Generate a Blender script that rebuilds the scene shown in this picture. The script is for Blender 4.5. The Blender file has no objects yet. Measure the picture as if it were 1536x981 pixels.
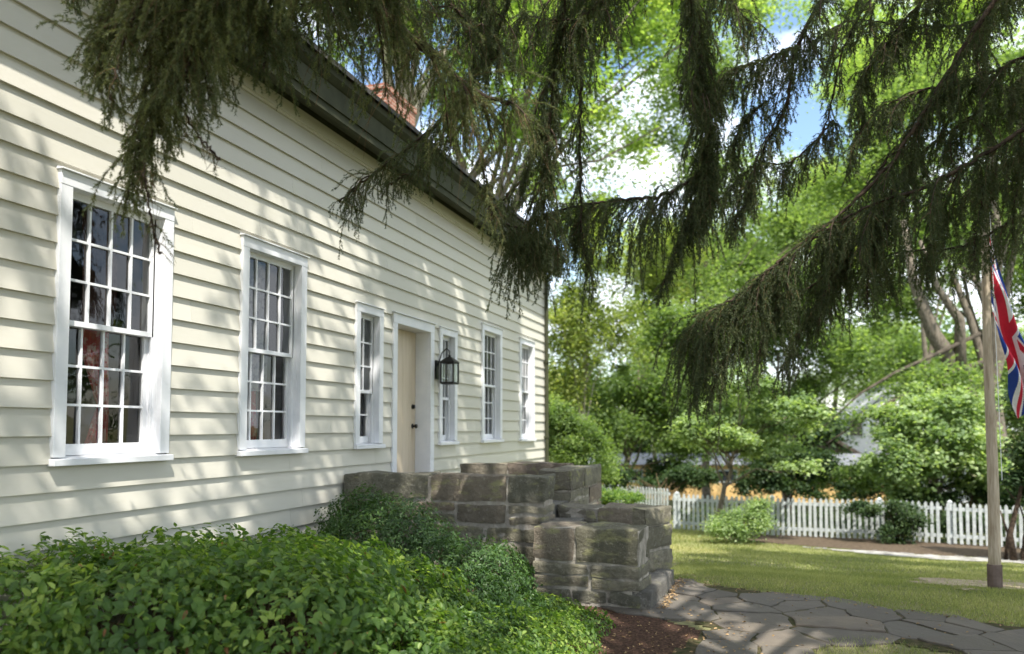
import bpy, math, random
import numpy as np
from mathutils import Vector, Matrix, noise
R = math.radians
random.seed(7)
rng = np.random.default_rng(11)
scene = bpy.context.scene

# ------------------------------------------------------------------ camera
CAM = np.array([4.39, 0.0, 1.6]); YAW = R(18.0); PITCH = math.atan(65 / 1200); FPX = 1200.0; CX = 768.0; CY = 576.0
cd = bpy.data.cameras.new('camera'); cam = bpy.data.objects.new('camera', cd); scene.collection.objects.link(cam)
cam.location = CAM; cam.rotation_euler = (R(90) + PITCH, 0, YAW)
cd.sensor_width = 36; cd.lens = 36 * FPX / 1536; cd.shift_y = 86 / 1536; cd.clip_end = 2000; cd.clip_start = .05
cd.dof.use_dof = True; cd.dof.focus_distance = 6.2; cd.dof.aperture_fstop = 1.25
scene.camera = cam

# ------------------------------------------------------------------ sun and sky
SUN_EL = R(58); SUN_H = (.582, -.813)                     # horizontal direction towards the sun
SUN_STR = 4.6; SKY_STR = .15; EXPOSURE = .92
to_sun = Vector((SUN_H[0] * math.cos(SUN_EL), SUN_H[1] * math.cos(SUN_EL), math.sin(SUN_EL)))
sl = bpy.data.lights.new('sun', 'SUN'); so = bpy.data.objects.new('sun', sl); scene.collection.objects.link(so)
sl.energy = SUN_STR; sl.angle = R(.53); sl.color = (1, .955, .87)
so.rotation_euler = (-to_sun).to_track_quat('-Z', 'Y').to_euler(); so.location = (20, -30, 40)
w = bpy.data.worlds.new('World'); scene.world = w; w.use_nodes = True
nt = w.node_tree; nt.nodes.clear()
def N(nt, t, **k):
    n = nt.nodes.new(t)
    for a, b in k.items(): setattr(n, a, b)
    return n
sky = N(nt, 'ShaderNodeTexSky', sky_type='NISHITA', sun_disc=False, sun_elevation=SUN_EL, sun_rotation=math.atan2(SUN_H[0], SUN_H[1]))
sky.air_density = 1.2; sky.dust_density = .4; sky.ozone_density = 2.5
tc = N(nt, 'ShaderNodeTexCoord'); mp = N(nt, 'ShaderNodeMapping'); mp.inputs['Scale'].default_value = (2.2, 2.2, 4.0); mp.inputs['Location'].default_value = (1.7, .3, .2)
nz = N(nt, 'ShaderNodeTexNoise'); nz.inputs['Scale'].default_value = 1.6; nz.inputs['Detail'].default_value = 8; nz.inputs['Roughness'].default_value = .58
cr = N(nt, 'ShaderNodeValToRGB'); cr.color_ramp.elements[0].position = .41; cr.color_ramp.elements[1].position = .55
mx = N(nt, 'ShaderNodeMixRGB'); mx.inputs[2].default_value = (8.2, 8.6, 9.2, 1)
bg = N(nt, 'ShaderNodeBackground'); bg.inputs[1].default_value = SKY_STR; ow = N(nt, 'ShaderNodeOutputWorld')
L = nt.links.new
L(tc.outputs['Generated'], mp.inputs[0]); L(mp.outputs[0], nz.inputs[0]); L(nz.outputs[0], cr.inputs[0]); L(cr.outputs[0], mx.inputs[0])
L(sky.outputs[0], mx.inputs[1]); L(mx.outputs[0], bg.inputs[0]); L(bg.outputs[0], ow.inputs[0])
vs = scene.view_settings; vs.view_transform = 'Standard'; vs.look = 'None'; vs.gamma = 1; vs.use_curve_mapping = False; vs.exposure = EXPOSURE
cy = scene.cycles; cy.use_denoising = True; cy.max_bounces = 8; cy.diffuse_bounces = 4; cy.glossy_bounces = 3; cy.transmission_bounces = 5
cy.transparent_max_bounces = 12; cy.sample_clamp_indirect = 6; cy.caustics_reflective = False; cy.caustics_refractive = False
scene.render.engine = 'CYCLES'

# ------------------------------------------------------------------ helpers
_fw = np.array([-math.sin(YAW) * math.cos(PITCH), math.cos(YAW) * math.cos(PITCH), math.sin(PITCH)])
_rt = np.array([math.cos(YAW), math.sin(YAW), 0.0]); _up = np.cross(_rt, _fw)
def survey(x, y, d):
    """world point seen in photo pixel x, y (1536 wide) at a depth of d metres"""
    return CAM + d * (_fw + _rt * (x - CX) / FPX - _up * (y - CY) / FPX)
def sst(a, b, x):
    t = np.clip((x - a) / (b - a), 0, 1); return t * t * (3 - 2 * t)
def ground(x, y):
    x = np.asarray(x, float); y = np.asarray(y, float)
    s = -.107 * np.clip(y - 9.0, 0, 8.5) - .045 * np.clip(y - 17.5, 0, 5) + .035 * np.clip(9.8 - y, 0, .8) * 0
    s = s - .06 * np.clip(y - 26, 0, 26)
    s = s - .09 * sst(3.3, 2.2, x) * sst(8.4, 7.0, y) * 0
    s = s + .015 * np.sin(x * .9 + 1.3) * np.sin(y * .7) * sst(8, 11, y)
    return s
def tag(o, label=None, cat=None, group=None, kind=None):
    if label: o['label'] = label
    if cat: o['category'] = cat
    if group: o['group'] = group
    if kind: o['kind'] = kind
    return o
def link(o, parent=None):
    scene.collection.objects.link(o)
    if parent is not None: o.parent = parent
    return o
def empty(name, loc=(0, 0, 0), rz=0):
    o = bpy.data.objects.new(name, None); o.location = loc; o.rotation_euler = (0, 0, rz); o.empty_display_size = .2
    return link(o)
def inv_parent(o, parent):
    """keep world coordinates of a mesh authored in world space below an Empty that stands elsewhere"""
    o.matrix_parent_inverse = (Matrix.Translation(parent.location) @ parent.rotation_euler.to_matrix().to_4x4()).inverted()
class MB:
    def __init__(s): s.v = []; s.f = []; s.m = []; s.r = []
    def add(s, vs, fs, m=0, r=None):
        b = len(s.v); s.v += [tuple(map(float, q)) for q in vs]; s.f += [tuple(b + i for i in q) for q in fs]; s.m += [m] * len(fs)
        s.r += [random.random() if r is None else r] * len(vs)
    def box(s, x0, x1, y0, y1, z0, z1, m=0, r=None):
        s.add([(x0, y0, z0), (x1, y0, z0), (x1, y1, z0), (x0, y1, z0), (x0, y0, z1), (x1, y0, z1), (x1, y1, z1), (x0, y1, z1)],
              [(0, 3, 2, 1), (4, 5, 6, 7), (0, 1, 5, 4), (1, 2, 6, 5), (2, 3, 7, 6), (3, 0, 4, 7)], m, r)
    def prism(s, base, h, m=0, r=None):
        """base: list of (x,y,z) counter-clockwise seen from above; extruded by vector h"""
        n = len(base); h = np.array(h, float); top = [np.array(p, float) + h for p in base]
        s.add(list(base) + top, [tuple(range(n))[::-1], tuple(range(n, 2 * n))] + [(i, (i + 1) % n, n + (i + 1) % n, n + i) for i in range(n)], m, r)
    def tube(s, pts, rad, sides=8, m=0, r=None, cap=True):
        pts = [np.array(p, float) for p in pts]; n = len(pts)
        if np.isscalar(rad): rad = [rad] * n
        t0 = pts[1] - pts[0]; ref = np.array([0, 0, 1.0]) if abs(t0[2]) < .9 * np.linalg.norm(t0) else np.array([1.0, 0, 0])
        vs = []; u = None
        for i in range(n):
            t = pts[min(i + 1, n - 1)] - pts[max(i - 1, 0)]; t = t / (np.linalg.norm(t) + 1e-9)
            if u is None: u = np.cross(t, ref)
            u = u - t * np.dot(u, t); u /= (np.linalg.norm(u) + 1e-9); q = np.cross(t, u)
            for k in range(sides):
                a = 2 * math.pi * k / sides; vs.append(pts[i] + rad[i] * (math.cos(a) * u + math.sin(a) * q))
        fs = [(i * sides + k, i * sides + (k + 1) % sides, (i + 1) * sides + (k + 1) % sides, (i + 1) * sides + k) for i in range(n - 1) for k in range(sides)]
        if cap: fs += [tuple(range(sides))[::-1], tuple(range((n - 1) * sides, n * sides))]
        s.add(vs, fs, m, r)
    def build(s, name, mats, parent=None, smooth=False, bevel=0):
        me = bpy.data.meshes.new(name); me.from_pydata(s.v, [], s.f); me.update()
        if not isinstance(mats, (list, tuple)): mats = [mats]
        for q in mats: me.materials.append(q)
        me.polygons.foreach_set('material_index', s.m)
        at = me.attributes.new('rnd', 'FLOAT', 'POINT'); at.data.foreach_set('value', s.r)
        if smooth: me.polygons.foreach_set('use_smooth', [True] * len(s.f))
        o = bpy.data.objects.new(name, me); link(o, parent)
        if parent is not None: inv_parent(o, parent)
        if bevel:
            b = o.modifiers.new('bevel', 'BEVEL'); b.width = bevel; b.segments = 2; b.limit_method = 'ANGLE'
        return o
def np_mesh(name, V, F, mat, parent=None, rnd=None, smooth=False):
    V = np.ascontiguousarray(V, np.float32); F = np.ascontiguousarray(F, np.int32); k = F.shape[1]
    me = bpy.data.meshes.new(name); me.vertices.add(len(V)); me.vertices.foreach_set('co', V.ravel())
    me.loops.add(F.size); me.loops.foreach_set('vertex_index', F.ravel())
    me.polygons.add(len(F)); me.polygons.foreach_set('loop_start', np.arange(len(F), dtype=np.int32) * k)
    try: me.polygons.foreach_set('loop_total', np.full(len(F), k, np.int32))
    except Exception: pass
    if smooth: me.polygons.foreach_set('use_smooth', np.ones(len(F), bool))
    if rnd is not None:
        at = me.attributes.new('rnd', 'FLOAT', 'POINT'); at.data.foreach_set('value', np.ascontiguousarray(rnd, np.float32))
    me.update(calc_edges=True); me.materials.append(mat)
    o = bpy.data.objects.new(name, me); link(o, parent)
    if parent is not None: inv_parent(o, parent)
    return o
def nrm(a): return a / (np.linalg.norm(a, axis=-1, keepdims=True) + 1e-9)
def leaves(name, P, D, Nn, Ls, W, mat, parent=None, rnd=None, full=False):
    """P base points, D growth directions, Nn upper side normals, Ls lengths, W width/length ratio"""
    n = len(P); D = nrm(D); S = nrm(np.cross(D, Nn)); U = nrm(np.cross(S, D)); Lc = Ls[:, None]
    if rnd is None: rnd = rng.random(n)
    if full:
        w = Lc * W * .5; fo = Lc * .08
        V = np.stack([P, P + D * .30 * Lc + S * w + U * fo, P + D * .68 * Lc + S * w * .72 + U * fo * .6, P + D * Lc - U * .12 * Lc,
                      P + D * .68 * Lc - S * w * .72 + U * fo * .6, P + D * .30 * Lc - S * w + U * fo], 1).reshape(-1, 3)
        b = np.arange(n)[:, None] * 6
        F = np.concatenate([b + np.array([[0, 1, 2, 3]]), b + np.array([[0, 3, 4, 5]])]); rr = np.repeat(rnd, 6)
    else:
        w = Lc * W * .5
        V = np.stack([P, P + D * .45 * Lc + S * w + U * Lc * .06, P + D * Lc - U * .1 * Lc, P + D * .45 * Lc - S * w + U * Lc * .06], 1).reshape(-1, 3)
        F = np.arange(n * 4).reshape(n, 4); rr = np.repeat(rnd, 4)
    return np_mesh(name, V, F, mat, parent, rr)

# ------------------------------------------------------------------ materials
def material(name):
    m = bpy.data.materials.new(name); m.use_nodes = True; nt = m.node_tree; nt.nodes.clear()
    return m, nt, N(nt, 'ShaderNodeOutputMaterial'), nt.links.new
def coords(nt, scale=(1, 1, 1)):
    g = N(nt, 'ShaderNodeNewGeometry'); mp = N(nt, 'ShaderNodeMapping'); mp.inputs['Scale'].default_value = scale
    nt.links.new(g.outputs['Position'], mp.inputs[0]); return mp.outputs[0]
def noisef(nt, vec, scale, detail=5, rough=.6):
    n = N(nt, 'ShaderNodeTexNoise'); n.inputs['Scale'].default_value = scale; n.inputs['Detail'].default_value = detail; n.inputs['Roughness'].default_value = rough
    nt.links.new(vec, n.inputs['Vector']); return n.outputs[0]
def ramp(nt, fac, stops):
    c = N(nt, 'ShaderNodeValToRGB'); e = c.color_ramp.elements
    while len(e) < len(stops): e.new(.5)
    for i, (p, col) in enumerate(stops):
        e[i].position = p; e[i].color = (*col, 1) if len(col) == 3 else col
    nt.links.new(fac, c.inputs[0]); return c.outputs[0]
def mixc(nt, fac, a, b, mode='MIX'):
    m = N(nt, 'ShaderNodeMixRGB', blend_type=mode)
    for i, q in ((0, fac), (1, a), (2, b)):
        if isinstance(q, (float, int)): m.inputs[i].default_value = q
        elif isinstance(q, tuple): m.inputs[i].default_value = (*q, 1)
        else: nt.links.new(q, m.inputs[i])
    return m.outputs[0]
def attr(nt, name='rnd'):
    a = N(nt, 'ShaderNodeAttribute'); a.attribute_name = name; return a.outputs['Fac']
def bumpn(nt, h, strength, dist=.01):
    b = N(nt, 'ShaderNodeBump'); b.inputs['Strength'].default_value = strength; b.inputs['Distance'].default_value = dist
    nt.links.new(h, b.inputs['Height']); return b.outputs[0]
def princ(nt, color, rough=.6, spec=.4, normal=None, **k):
    p = N(nt, 'ShaderNodeBsdfPrincipled')
    if isinstance(color, tuple): p.inputs['Base Color'].default_value = (*color, 1)
    else: nt.links.new(color, p.inputs['Base Color'])
    p.inputs['Roughness'].default_value = rough; p.inputs['Specular IOR Level'].default_value = spec
    if normal is not None: nt.links.new(normal, p.inputs['Normal'])
    for a, b in k.items(): p.inputs[a].default_value = b
    return p
def simple(name, a, b, scale=4, rough=.6, spec=.4, bump=.2, dist=.005, stretch=(1, 1, 1), bscale=None, lo=.35, hi=.65, **k):
    m, nt, out, L = material(name); v = coords(nt, stretch); n = noisef(nt, v, scale)
    c = ramp(nt, n, [(lo, a), (hi, b)]); bn = bumpn(nt, noisef(nt, v, bscale or scale * 4), bump, dist)
    L(princ(nt, c, rough, spec, bn, **k).outputs[0], out.inputs[0]); return m
def leafmat(name, dark, mid, light, trans=.35, rough=.45, spec=.35, vein=False, tcol=None):
    m, nt, out, L = material(name)
    c = ramp(nt, attr(nt), [(0, dark), (.5, mid), (1, light)])
    big = noisef(nt, coords(nt), .9, 3); c = mixc(nt, ramp(nt, big, [(.35, (.25, .25, .25)), (.65, (0, 0, 0))]), c, dark)
    p = princ(nt, c, rough, spec); t = N(nt, 'ShaderNodeBsdfTranslucent')
    tc = mixc(nt, 1.0, c, tcol or (1.25, 1.3, .55), 'MULTIPLY')
    g = N(nt, 'ShaderNodeMixRGB', blend_type='ADD'); g.inputs[0].default_value = .8; L(tc, g.inputs[1]); L(tc, g.inputs[2]); L(g.outputs[0], t.inputs[0])
    mx = N(nt, 'ShaderNodeMixShader'); mx.inputs[0].default_value = trans; L(p.outputs[0], mx.inputs[1]); L(t.outputs[0], mx.inputs[2]); L(mx.outputs[0], out.inputs[0])
    return m
M = {}
def mk_siding():
    m, nt, out, L = material('cream_siding_paint'); v = coords(nt)
    per = ramp(nt, attr(nt), [(0, (.545, .525, .452)), (.5, (.585, .56, .487)), (1, (.62, .592, .515))])
    st = noisef(nt, coords(nt, (1, .8, 6)), 3, 5); c = mixc(nt, ramp(nt, st, [(.52, (0, 0, 0)), (.8, (.35, .35, .35))]), per, (.50, .48, .37))
    grain = noisef(nt, coords(nt, (8, 1.2, 40)), 6, 4)
    L(princ(nt, c, .42, .35, bumpn(nt, grain, .12, .003)).outputs[0], out.inputs[0]); return m
M['siding'] = mk_siding()
M['white'] = simple('white_trim_paint', (.74, .75, .78), (.82, .82, .84), 5, .38, .4, .12, .002)
M['green'] = simple('dark_green_trim_paint', (.040, .044, .024), (.062, .066, .038), 6, .75, .15, .1, .003)
M['door'] = simple('cream_door_paint', (.58, .48, .35), (.64, .54, .41), 3, .45, .35, .15, .003, stretch=(1, 12, .6))
M['roof'] = simple('weathered_shingles', (.05, .05, .045), (.11, .10, .09), 9, .85, .2, .5, .02)
M['iron'] = simple('black_iron', (.012, .012, .013), (.03, .03, .03), 20, .4, .5, .1, .001, Metallic=.6)
M['soil'] = simple('brown_mulch', (.045, .028, .020), (.15, .085, .060), 40, .95, .1, 1.0, .03, bscale=55)
M['mulch'] = simple('fence_bed_mulch', (.07, .052, .036), (.20, .15, .105), 30, .95, .1, 1.0, .03)
M['floor'] = simple('shade_toned_ground', (.03, .045, .018), (.10, .10, .045), 2.5, .95, .1, .8, .03)  # dark tones carry the shade behind the fence
M['gravel'] = simple('pale_gravel', (.16, .15, .135), (.46, .44, .41), 5, .85, .2, .8, .02)
M['dirt'] = simple('bare_dirt', (.26, .20, .14), (.42, .34, .25), 9, .95, .1, .8, .02)
M['moss'] = simple('mossy_joint', (.035, .045, .015), (.11, .085, .05), 14, .95, .1, .9, .02)
M['room'] = simple('dim_room_wall', (.06, .055, .05), (.09, .08, .07), 2, .9, .1)  # kept near black; gloom of the unlit rooms put into the colour
M['fencepaint'] = simple('worn_white_fence_paint', (.40, .43, .43), (.58, .61, .61), 12, .5, .3, .2, .003)
M['bark'] = simple('grey_bark', (.10, .085, .065), (.27, .23, .18), 7, .9, .15, 1.0, .03, stretch=(3, 3, .7))
M['darkbark'] = simple('shade_toned_bough_bark', (.05, .042, .032), (.12, .10, .075), 7, .9, .15, 1.0, .03)  # darker copy of the oak's bark; shade painted on its slanting limbs
M['palebark'] = simple('pale_bark', (.22, .19, .15), (.46, .41, .33), 5, .9, .15, .9, .03, stretch=(2.5, 2.5, .8))
M['sprucebark'] = simple('spruce_bark', (.028, .020, .015), (.095, .068, .050), 22, .92, .15, 1.0, .01)
M['twig'] = simple('spruce_twig', (.10, .062, .035), (.20, .135, .08), 20, .9, .1, .5, .004)
M['stem'] = simple('shrub_stem', (.07, .05, .03), (.17, .12, .07), 20, .9, .1, .5, .004)
M['polewood'] = simple('weathered_pole_wood', (.36, .28, .20), (.56, .47, .36), 9, .75, .2, .6, .006, stretch=(6, 6, .5))
M['sleeve'] = simple('brown_pole_sleeve', (.12, .085, .07), (.19, .14, .12), 12, .8, .2, .4, .004)
M['yellow'] = simple('ochre_yellow_wall', (.52, .33, .13), (.66, .45, .20), 3, .8, .2)
M['greyroof'] = simple('grey_roof', (.14, .15, .17), (.22, .22, .24), 5, .8, .2)
M['paleroof'] = simple('pale_grey_roof', (.40, .40, .41), (.52, .52, .52), 5, .8, .2)
M['farwhite'] = simple('white_house_paint', (.72, .72, .72), (.8, .8, .8), 3, .6, .3, stretch=(1, 1, 5))
M['brownwall'] = simple('brown_clad_wall', (.16, .12, .09), (.25, .19, .15), 3, .8, .2)
M['darkglass'] = simple('dark_window_glass', (.02, .022, .025), (.03, .035, .04), 3, .08, .6, .0)
def mk_glass():
    m, nt, out, L = material('window_glass'); t = N(nt, 'ShaderNodeBsdfTransparent'); t.inputs[0].default_value = (.86, .89, .88, 1)
    g = N(nt, 'ShaderNodeBsdfGlossy'); g.inputs['Roughness'].default_value = .02
    v = coords(nt); L(bumpn(nt, noisef(nt, v, 3.5, 2), .10, .02), g.inputs['Normal'])
    fr = N(nt, 'ShaderNodeFresnel'); fr.inputs[0].default_value = 1.5
    ma = N(nt, 'ShaderNodeMath', operation='MULTIPLY_ADD'); ma.inputs[1].default_value = .85; ma.inputs[2].default_value = .03; L(fr.outputs[0], ma.inputs[0])
    mx = N(nt, 'ShaderNodeMixShader'); L(ma.outputs[0], mx.inputs[0]); L(t.outputs[0], mx.inputs[1]); L(g.outputs[0], mx.inputs[2]); L(mx.outputs[0], out.inputs[0]); return m
M['glass'] = mk_glass()
def mk_stone(name, cols, lich=.3, scale=7):
    m, nt, out, L = material(name); v = coords(nt)
    per = ramp(nt, attr(nt), [(i / (len(cols) - 1), c) for i, c in enumerate(cols)])
    a = noisef(nt, v, scale, 8, .68); c = mixc(nt, ramp(nt, a, [(.36, (1, 1, 1)), (.56, (0, 0, 0))]), per, mixc(nt, .35, per, (.035, .032, .024)))
    b = noisef(nt, coords(nt, (1, 1, 2.2)), scale * .6, 6); c = mixc(nt, ramp(nt, b, [(.55, (0, 0, 0)), (.66, (lich * 2, lich * 2, lich * 2))]), c, (.33, .32, .17))
    d = noisef(nt, v, scale * 3.6, 6, .7); c = mixc(nt, ramp(nt, d, [(.56, (0, 0, 0)), (.66, (.6, .6, .6))]), c, (.42, .385, .32))
    h = noisef(nt, v, scale * 3, 9, .75); L(princ(nt, c, .9, .15, bumpn(nt, h, 1.0, .045)).outputs[0], out.inputs[0]); return m
M['stone'] = mk_stone('old_fieldstone', [(.175, .165, .12), (.24, .222, .165), (.30, .275, .21), (.17, .165, .13), (.285, .225, .18), (.25, .232, .175)], .45)
M['slab'] = mk_stone('step_slab', [(.17, .16, .145), (.21, .20, .18)], .1)
M['darkmortar'] = simple('darker_mortar', (.20, .18, .15), (.46, .42, .36), 8, .95, .1, .9, .015)  # slightly darker mortar for every wall but the near parapet
M['mortar'] = simple('lime_mortar', (.24, .215, .18), (.46, .42, .37), 10, .95, .1, .9, .015, lo=.3, hi=.7)
def mk_flag():
    m, nt, out, L = material('flagstone'); v = coords(nt)
    per = ramp(nt, attr(nt), [(0, (.10, .088, .072)), (.35, (.15, .13, .105)), (.7, (.125, .112, .095)), (1, (.19, .155, .12))])
    a = noisef(nt, v, 3, 7, .65); c = mixc(nt, ramp(nt, a, [(.42, (0, 0, 0)), (.62, (.55, .55, .55))]), per, (.11, .095, .085))
    b = noisef(nt, v, 12, 6, .7); c = mixc(nt, ramp(nt, b, [(.60, (0, 0, 0)), (.70, (.5, .5, .5))]), c, (.22, .185, .11))
    L(princ(nt, c, .8, .2, bumpn(nt, noisef(nt, v, 9, 8, .7), .7, .02)).outputs[0], out.inputs[0]); return m
M['flagstone'] = mk_flag()
def mk_lawn():
    m, nt, out, L = material('lawn_ground'); v = coords(nt)
    a = noisef(nt, v, .7, 6); c = ramp(nt, a, [(.3, (.13, .15, .055)), (.5, (.20, .205, .09)), (.7, (.31, .28, .16))])
    b = noisef(nt, v, 14, 6, .75); c = mixc(nt, ramp(nt, b, [(.45, (0, 0, 0)), (.75, (.6, .6, .6))]), c, (.12, .09, .05)); d_ = noisef(nt, v, 2.6, 5, .65); c = mixc(nt, ramp(nt, d_, [(.52, (0, 0, 0)), (.66, (.7, .7, .7))]), c, (.34, .29, .17))
    L(princ(nt, c, .95, .1, bumpn(nt, noisef(nt, v, 40, 6), .9, .03)).outputs[0], out.inputs[0]); return m
M['lawn'] = mk_lawn()
def mk_brick():
    m, nt, out, L = material('red_brick'); tcx = N(nt, 'ShaderNodeTexCoord'); v = N(nt, 'ShaderNodeMapping'); L(tcx.outputs['UV'], v.inputs[0])
    b = N(nt, 'ShaderNodeTexBrick'); b.inputs['Scale'].default_value = 1; b.inputs['Brick Width'].default_value = .22; b.inputs['Row Height'].default_value = .075
    b.inputs['Mortar Size'].default_value = .008; b.inputs['Color1'].default_value = (.22, .075, .05, 1); b.inputs['Color2'].default_value = (.34, .15, .10, 1); b.inputs['Mortar'].default_value = (.42, .36, .30, 1)
    L(v.outputs[0], b.inputs[0]); L(princ(nt, b.outputs[0], .9, .1, bumpn(nt, noisef(nt, coords(nt), 12), .4, .01)).outputs[0], out.inputs[0]); return m
M['brick'] = mk_brick()
def mk_curtain(name, base, pat, lo, hi, scale, trans=.3):
    m, nt, out, L = material(name); v = coords(nt); n = noisef(nt, v, scale, 4, .6)
    c = mixc(nt, ramp(nt, n, [(lo, (0, 0, 0)), (hi, (1, 1, 1))]), base, pat)
    p = princ(nt, c, .9, .1); t = N(nt, 'ShaderNodeBsdfTranslucent'); L(c, t.inputs[0]); mx = N(nt, 'ShaderNodeMixShader'); mx.inputs[0].default_value = trans
    L(p.outputs[0], mx.inputs[1]); L(t.outputs[0], mx.inputs[2]); L(mx.outputs[0], out.inputs[0]); return m
M['redcurtain'] = mk_curtain('red_floral_curtain', (.62, .10, .12), (.75, .50, .45), .5, .6, 14)
M['lace'] = mk_curtain('white_lace_curtain', (.66, .66, .74), (.42, .42, .55), .48, .6, 16)
M['darkcurtain'] = mk_curtain('dark_maroon_curtain', (.11, .05, .045), (.17, .09, .07), .5, .6, 12)
# leaves
M['needles'] = leafmat('spruce_needles', (.042, .058, .028), (.085, .105, .048), (.20, .215, .095), .34, .55, .25, tcol=(1.1, 1.1, .6))
M['needles_light'] = leafmat('young_spruce_needles', (.06, .09, .03), (.10, .14, .045), (.17, .20, .075), .3, .5, .3)
M['hedge'] = leafmat('hedge_leaves', (.055, .11, .026), (.12, .205, .045), (.33, .42, .10), .40, .42, .32)
M['box'] = leafmat('small_shrub_leaves', (.030, .07, .018), (.058, .115, .032), (.12, .20, .055), .30, .4, .35)
M['maple'] = leafmat('maple_leaves', (.10, .16, .05), (.20, .275, .085), (.38, .45, .17), .55, .5, .25)
M['green1'] = leafmat('mid_green_leaves', (.075, .12, .042), (.14, .205, .075), (.26, .33, .14), .50, .5, .25)
M['green2'] = leafmat('pale_green_leaves', (.12, .18, .08), (.23, .31, .14), (.40, .47, .25), .4, .5, .25)
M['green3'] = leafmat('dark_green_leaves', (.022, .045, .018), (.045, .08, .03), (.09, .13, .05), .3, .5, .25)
M['birch'] = leafmat('yellowish_leaves', (.11, .15, .04), (.20, .25, .08), (.34, .36, .13), .45, .5, .25)
M['grass'] = leafmat('grass_blades', (.14, .17, .06), (.25, .27, .115), (.48, .44, .26), .35, .6, .2)
M['litter'] = simple('dry_leaves', (.20, .12, .06), (.42, .30, .16), 30, .9, .1)
M['deadleaf'] = leafmat('withered_leaves', (.16, .08, .035), (.26, .13, .06), (.36, .22, .10), .3, .7, .1, tcol=(1.1, .9, .6))

# ------------------------------------------------------------------ ground
def grid(name, xs, ys, off, mat, mask=None):
    X, Y = np.meshgrid(xs, ys); Z = ground(X, Y) + off; V = np.stack([X, Y, Z], -1).reshape(-1, 3); nx = len(xs); ny = len(ys)
    i, j = np.meshgrid(np.arange(nx - 1), np.arange(ny - 1)); a = (j * nx + i).ravel(); F = np.stack([a, a + 1, a + nx + 1, a + nx], 1)
    if mask is not None:
        c = V[F].mean(1); F = F[mask(c[:, 0], c[:, 1])]
        u, inv = np.unique(F, return_inverse=True); V = V[u]; F = inv.reshape(-1, 4)
    return np_mesh(name, V, F, mat, None, None, True)
g_ = np.concatenate([[-900, -400, -150, -60, -30], np.arange(-20, 26.1, .5), [32, 60, 150, 400, 900]])
h_ = np.concatenate([[-300, -100, -30], np.arange(-10, 60.1, .5), [75, 110, 200, 500, 1200]])
tag(grid('lawn', g_, h_, 0, M['lawn']), kind='structure')
def wob(x, y, s=1.0, f=2.3): return s * (np.sin(x * f + 1.1 * np.sin(y * f * .8)) * .5 + np.sin(y * f * 1.7 + x * 1.3) * .5)
def fence_y(x): return 20.2 - (x - 8.53) * .196
tag(grid('planting_bed', np.arange(0, 4.9, .06), np.arange(-1, 7.75, .06), .006, M['soil'],
    lambda x, y: (x < 3.36 + 1.1 * sst(7.05, 6.0, y) + wob(x, y, .05, 5)) & (y < 7.7)), kind='structure')
tag(grid('fence_bed', np.arange(-3, 16, .12), np.arange(14, 23, .1), .012, M['mulch'],
    lambda x, y: (y > fence_y(x) - 1.9 - .7 * sst(3.5, 6.5, x) + wob(x, y, .15)) & (y < fence_y(x) + .5) & (x > 3.2)), kind='structure')
def in_gravel(x, y):
    d = fence_y(x) - 2.6 - y + wob(x, y, .12, 4) + wob(x, y, .1, 13); return (d > 0) & (d < .15 + 1.5 * sst(5, 7.5, x)) & (x > 5.0)
tag(grid('gravel_strip', np.arange(4, 16, .08), np.arange(12, 20, .06), .018, M['gravel'], in_gravel), kind='structure')
tag(grid('bare_patch', np.arange(5, 9, .06), np.arange(8.5, 12.5, .06), .012, M['dirt'],
    lambda x, y: ((x - 6.55) / .75) ** 2 + ((y - 9.85) / .85) ** 2 + wob(x, y, .55, 6) + wob(x, y, .3, 17) < .8), kind='structure')

tag(grid('shade_ground_sheet', np.arange(-12, 30, .4), np.arange(17, 52, .4), .02, M['floor'], lambda x, y: (y > fence_y(x) + .45) & ((x > 2.2) | (y > 24 + 0 * x)) & (x > -10 + wob(x, y, .5, 1))), kind='structure')  # dark sheet over the lawn, painting shade behind the pickets
# flagstone path
PATH = np.array([(3.30, 8.62), (4.2, 8.28), (5.2, 7.78), (6.3, 7.42), (8.5, 6.9), (12, 6.3), (12, 5.0), (8, 5.75), (6.4, 6.15), (5.5, 6.45), (5.05, 6.70), (4.85, 6.55), (4.6, 6.1), (4.6, 5.2), (4.7, 3), (4.8, 1),
                 (3.3, 1), (3.45, 4.4), (3.62, 5.6), (3.78, 6.2), (3.88, 6.6), (3.7, 6.85), (3.25, 6.95)])
def inpoly(x, y, P):
    x = np.asarray(x); y = np.asarray(y); c = np.zeros(x.shape, bool); n = len(P)
    for i in range(n):
        x1, y1 = P[i]; x2, y2 = P[(i + 1) % n]
        with np.errstate(divide='ignore', invalid='ignore'): xi = (x2 - x1) * (y - y1) / (y2 - y1) + x1
        c ^= ((y1 > y) != (y2 > y)) & (x < xi)
    return c
tag(grid('path_joints', np.arange(3.2, 12, .07), np.arange(1, 8.8, .07), .008, M['moss'], lambda x, y: inpoly(x + wob(x, y, .04, 6), y, PATH)), kind='structure')
def clip(poly, px, py, nx, ny):
    out = []
    for i in range(len(poly)):
        a = poly[i]; b = poly[(i + 1) % len(poly)]; da = (a[0] - px) * nx + (a[1] - py) * ny; db = (b[0] - px) * nx + (b[1] - py) * ny
        if da <= 0: out.append(a)
        if da * db < 0: t = da / (da - db); out.append((a[0] + t * (b[0] - a[0]), a[1] + t * (b[1] - a[1])))
    return out
fl = MB(); seeds = []
rs = random.Random(5); yy = .6
while yy < 9.2:
    xx = 2.9 + rs.random() * .4
    while xx < 12.4:
        seeds.append((xx + rs.uniform(-.16, .16), yy + rs.uniform(-.12, .12))); xx += rs.choice([.26, .38, .5, .72])
    yy += rs.choice([.24, .32, .40])
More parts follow.
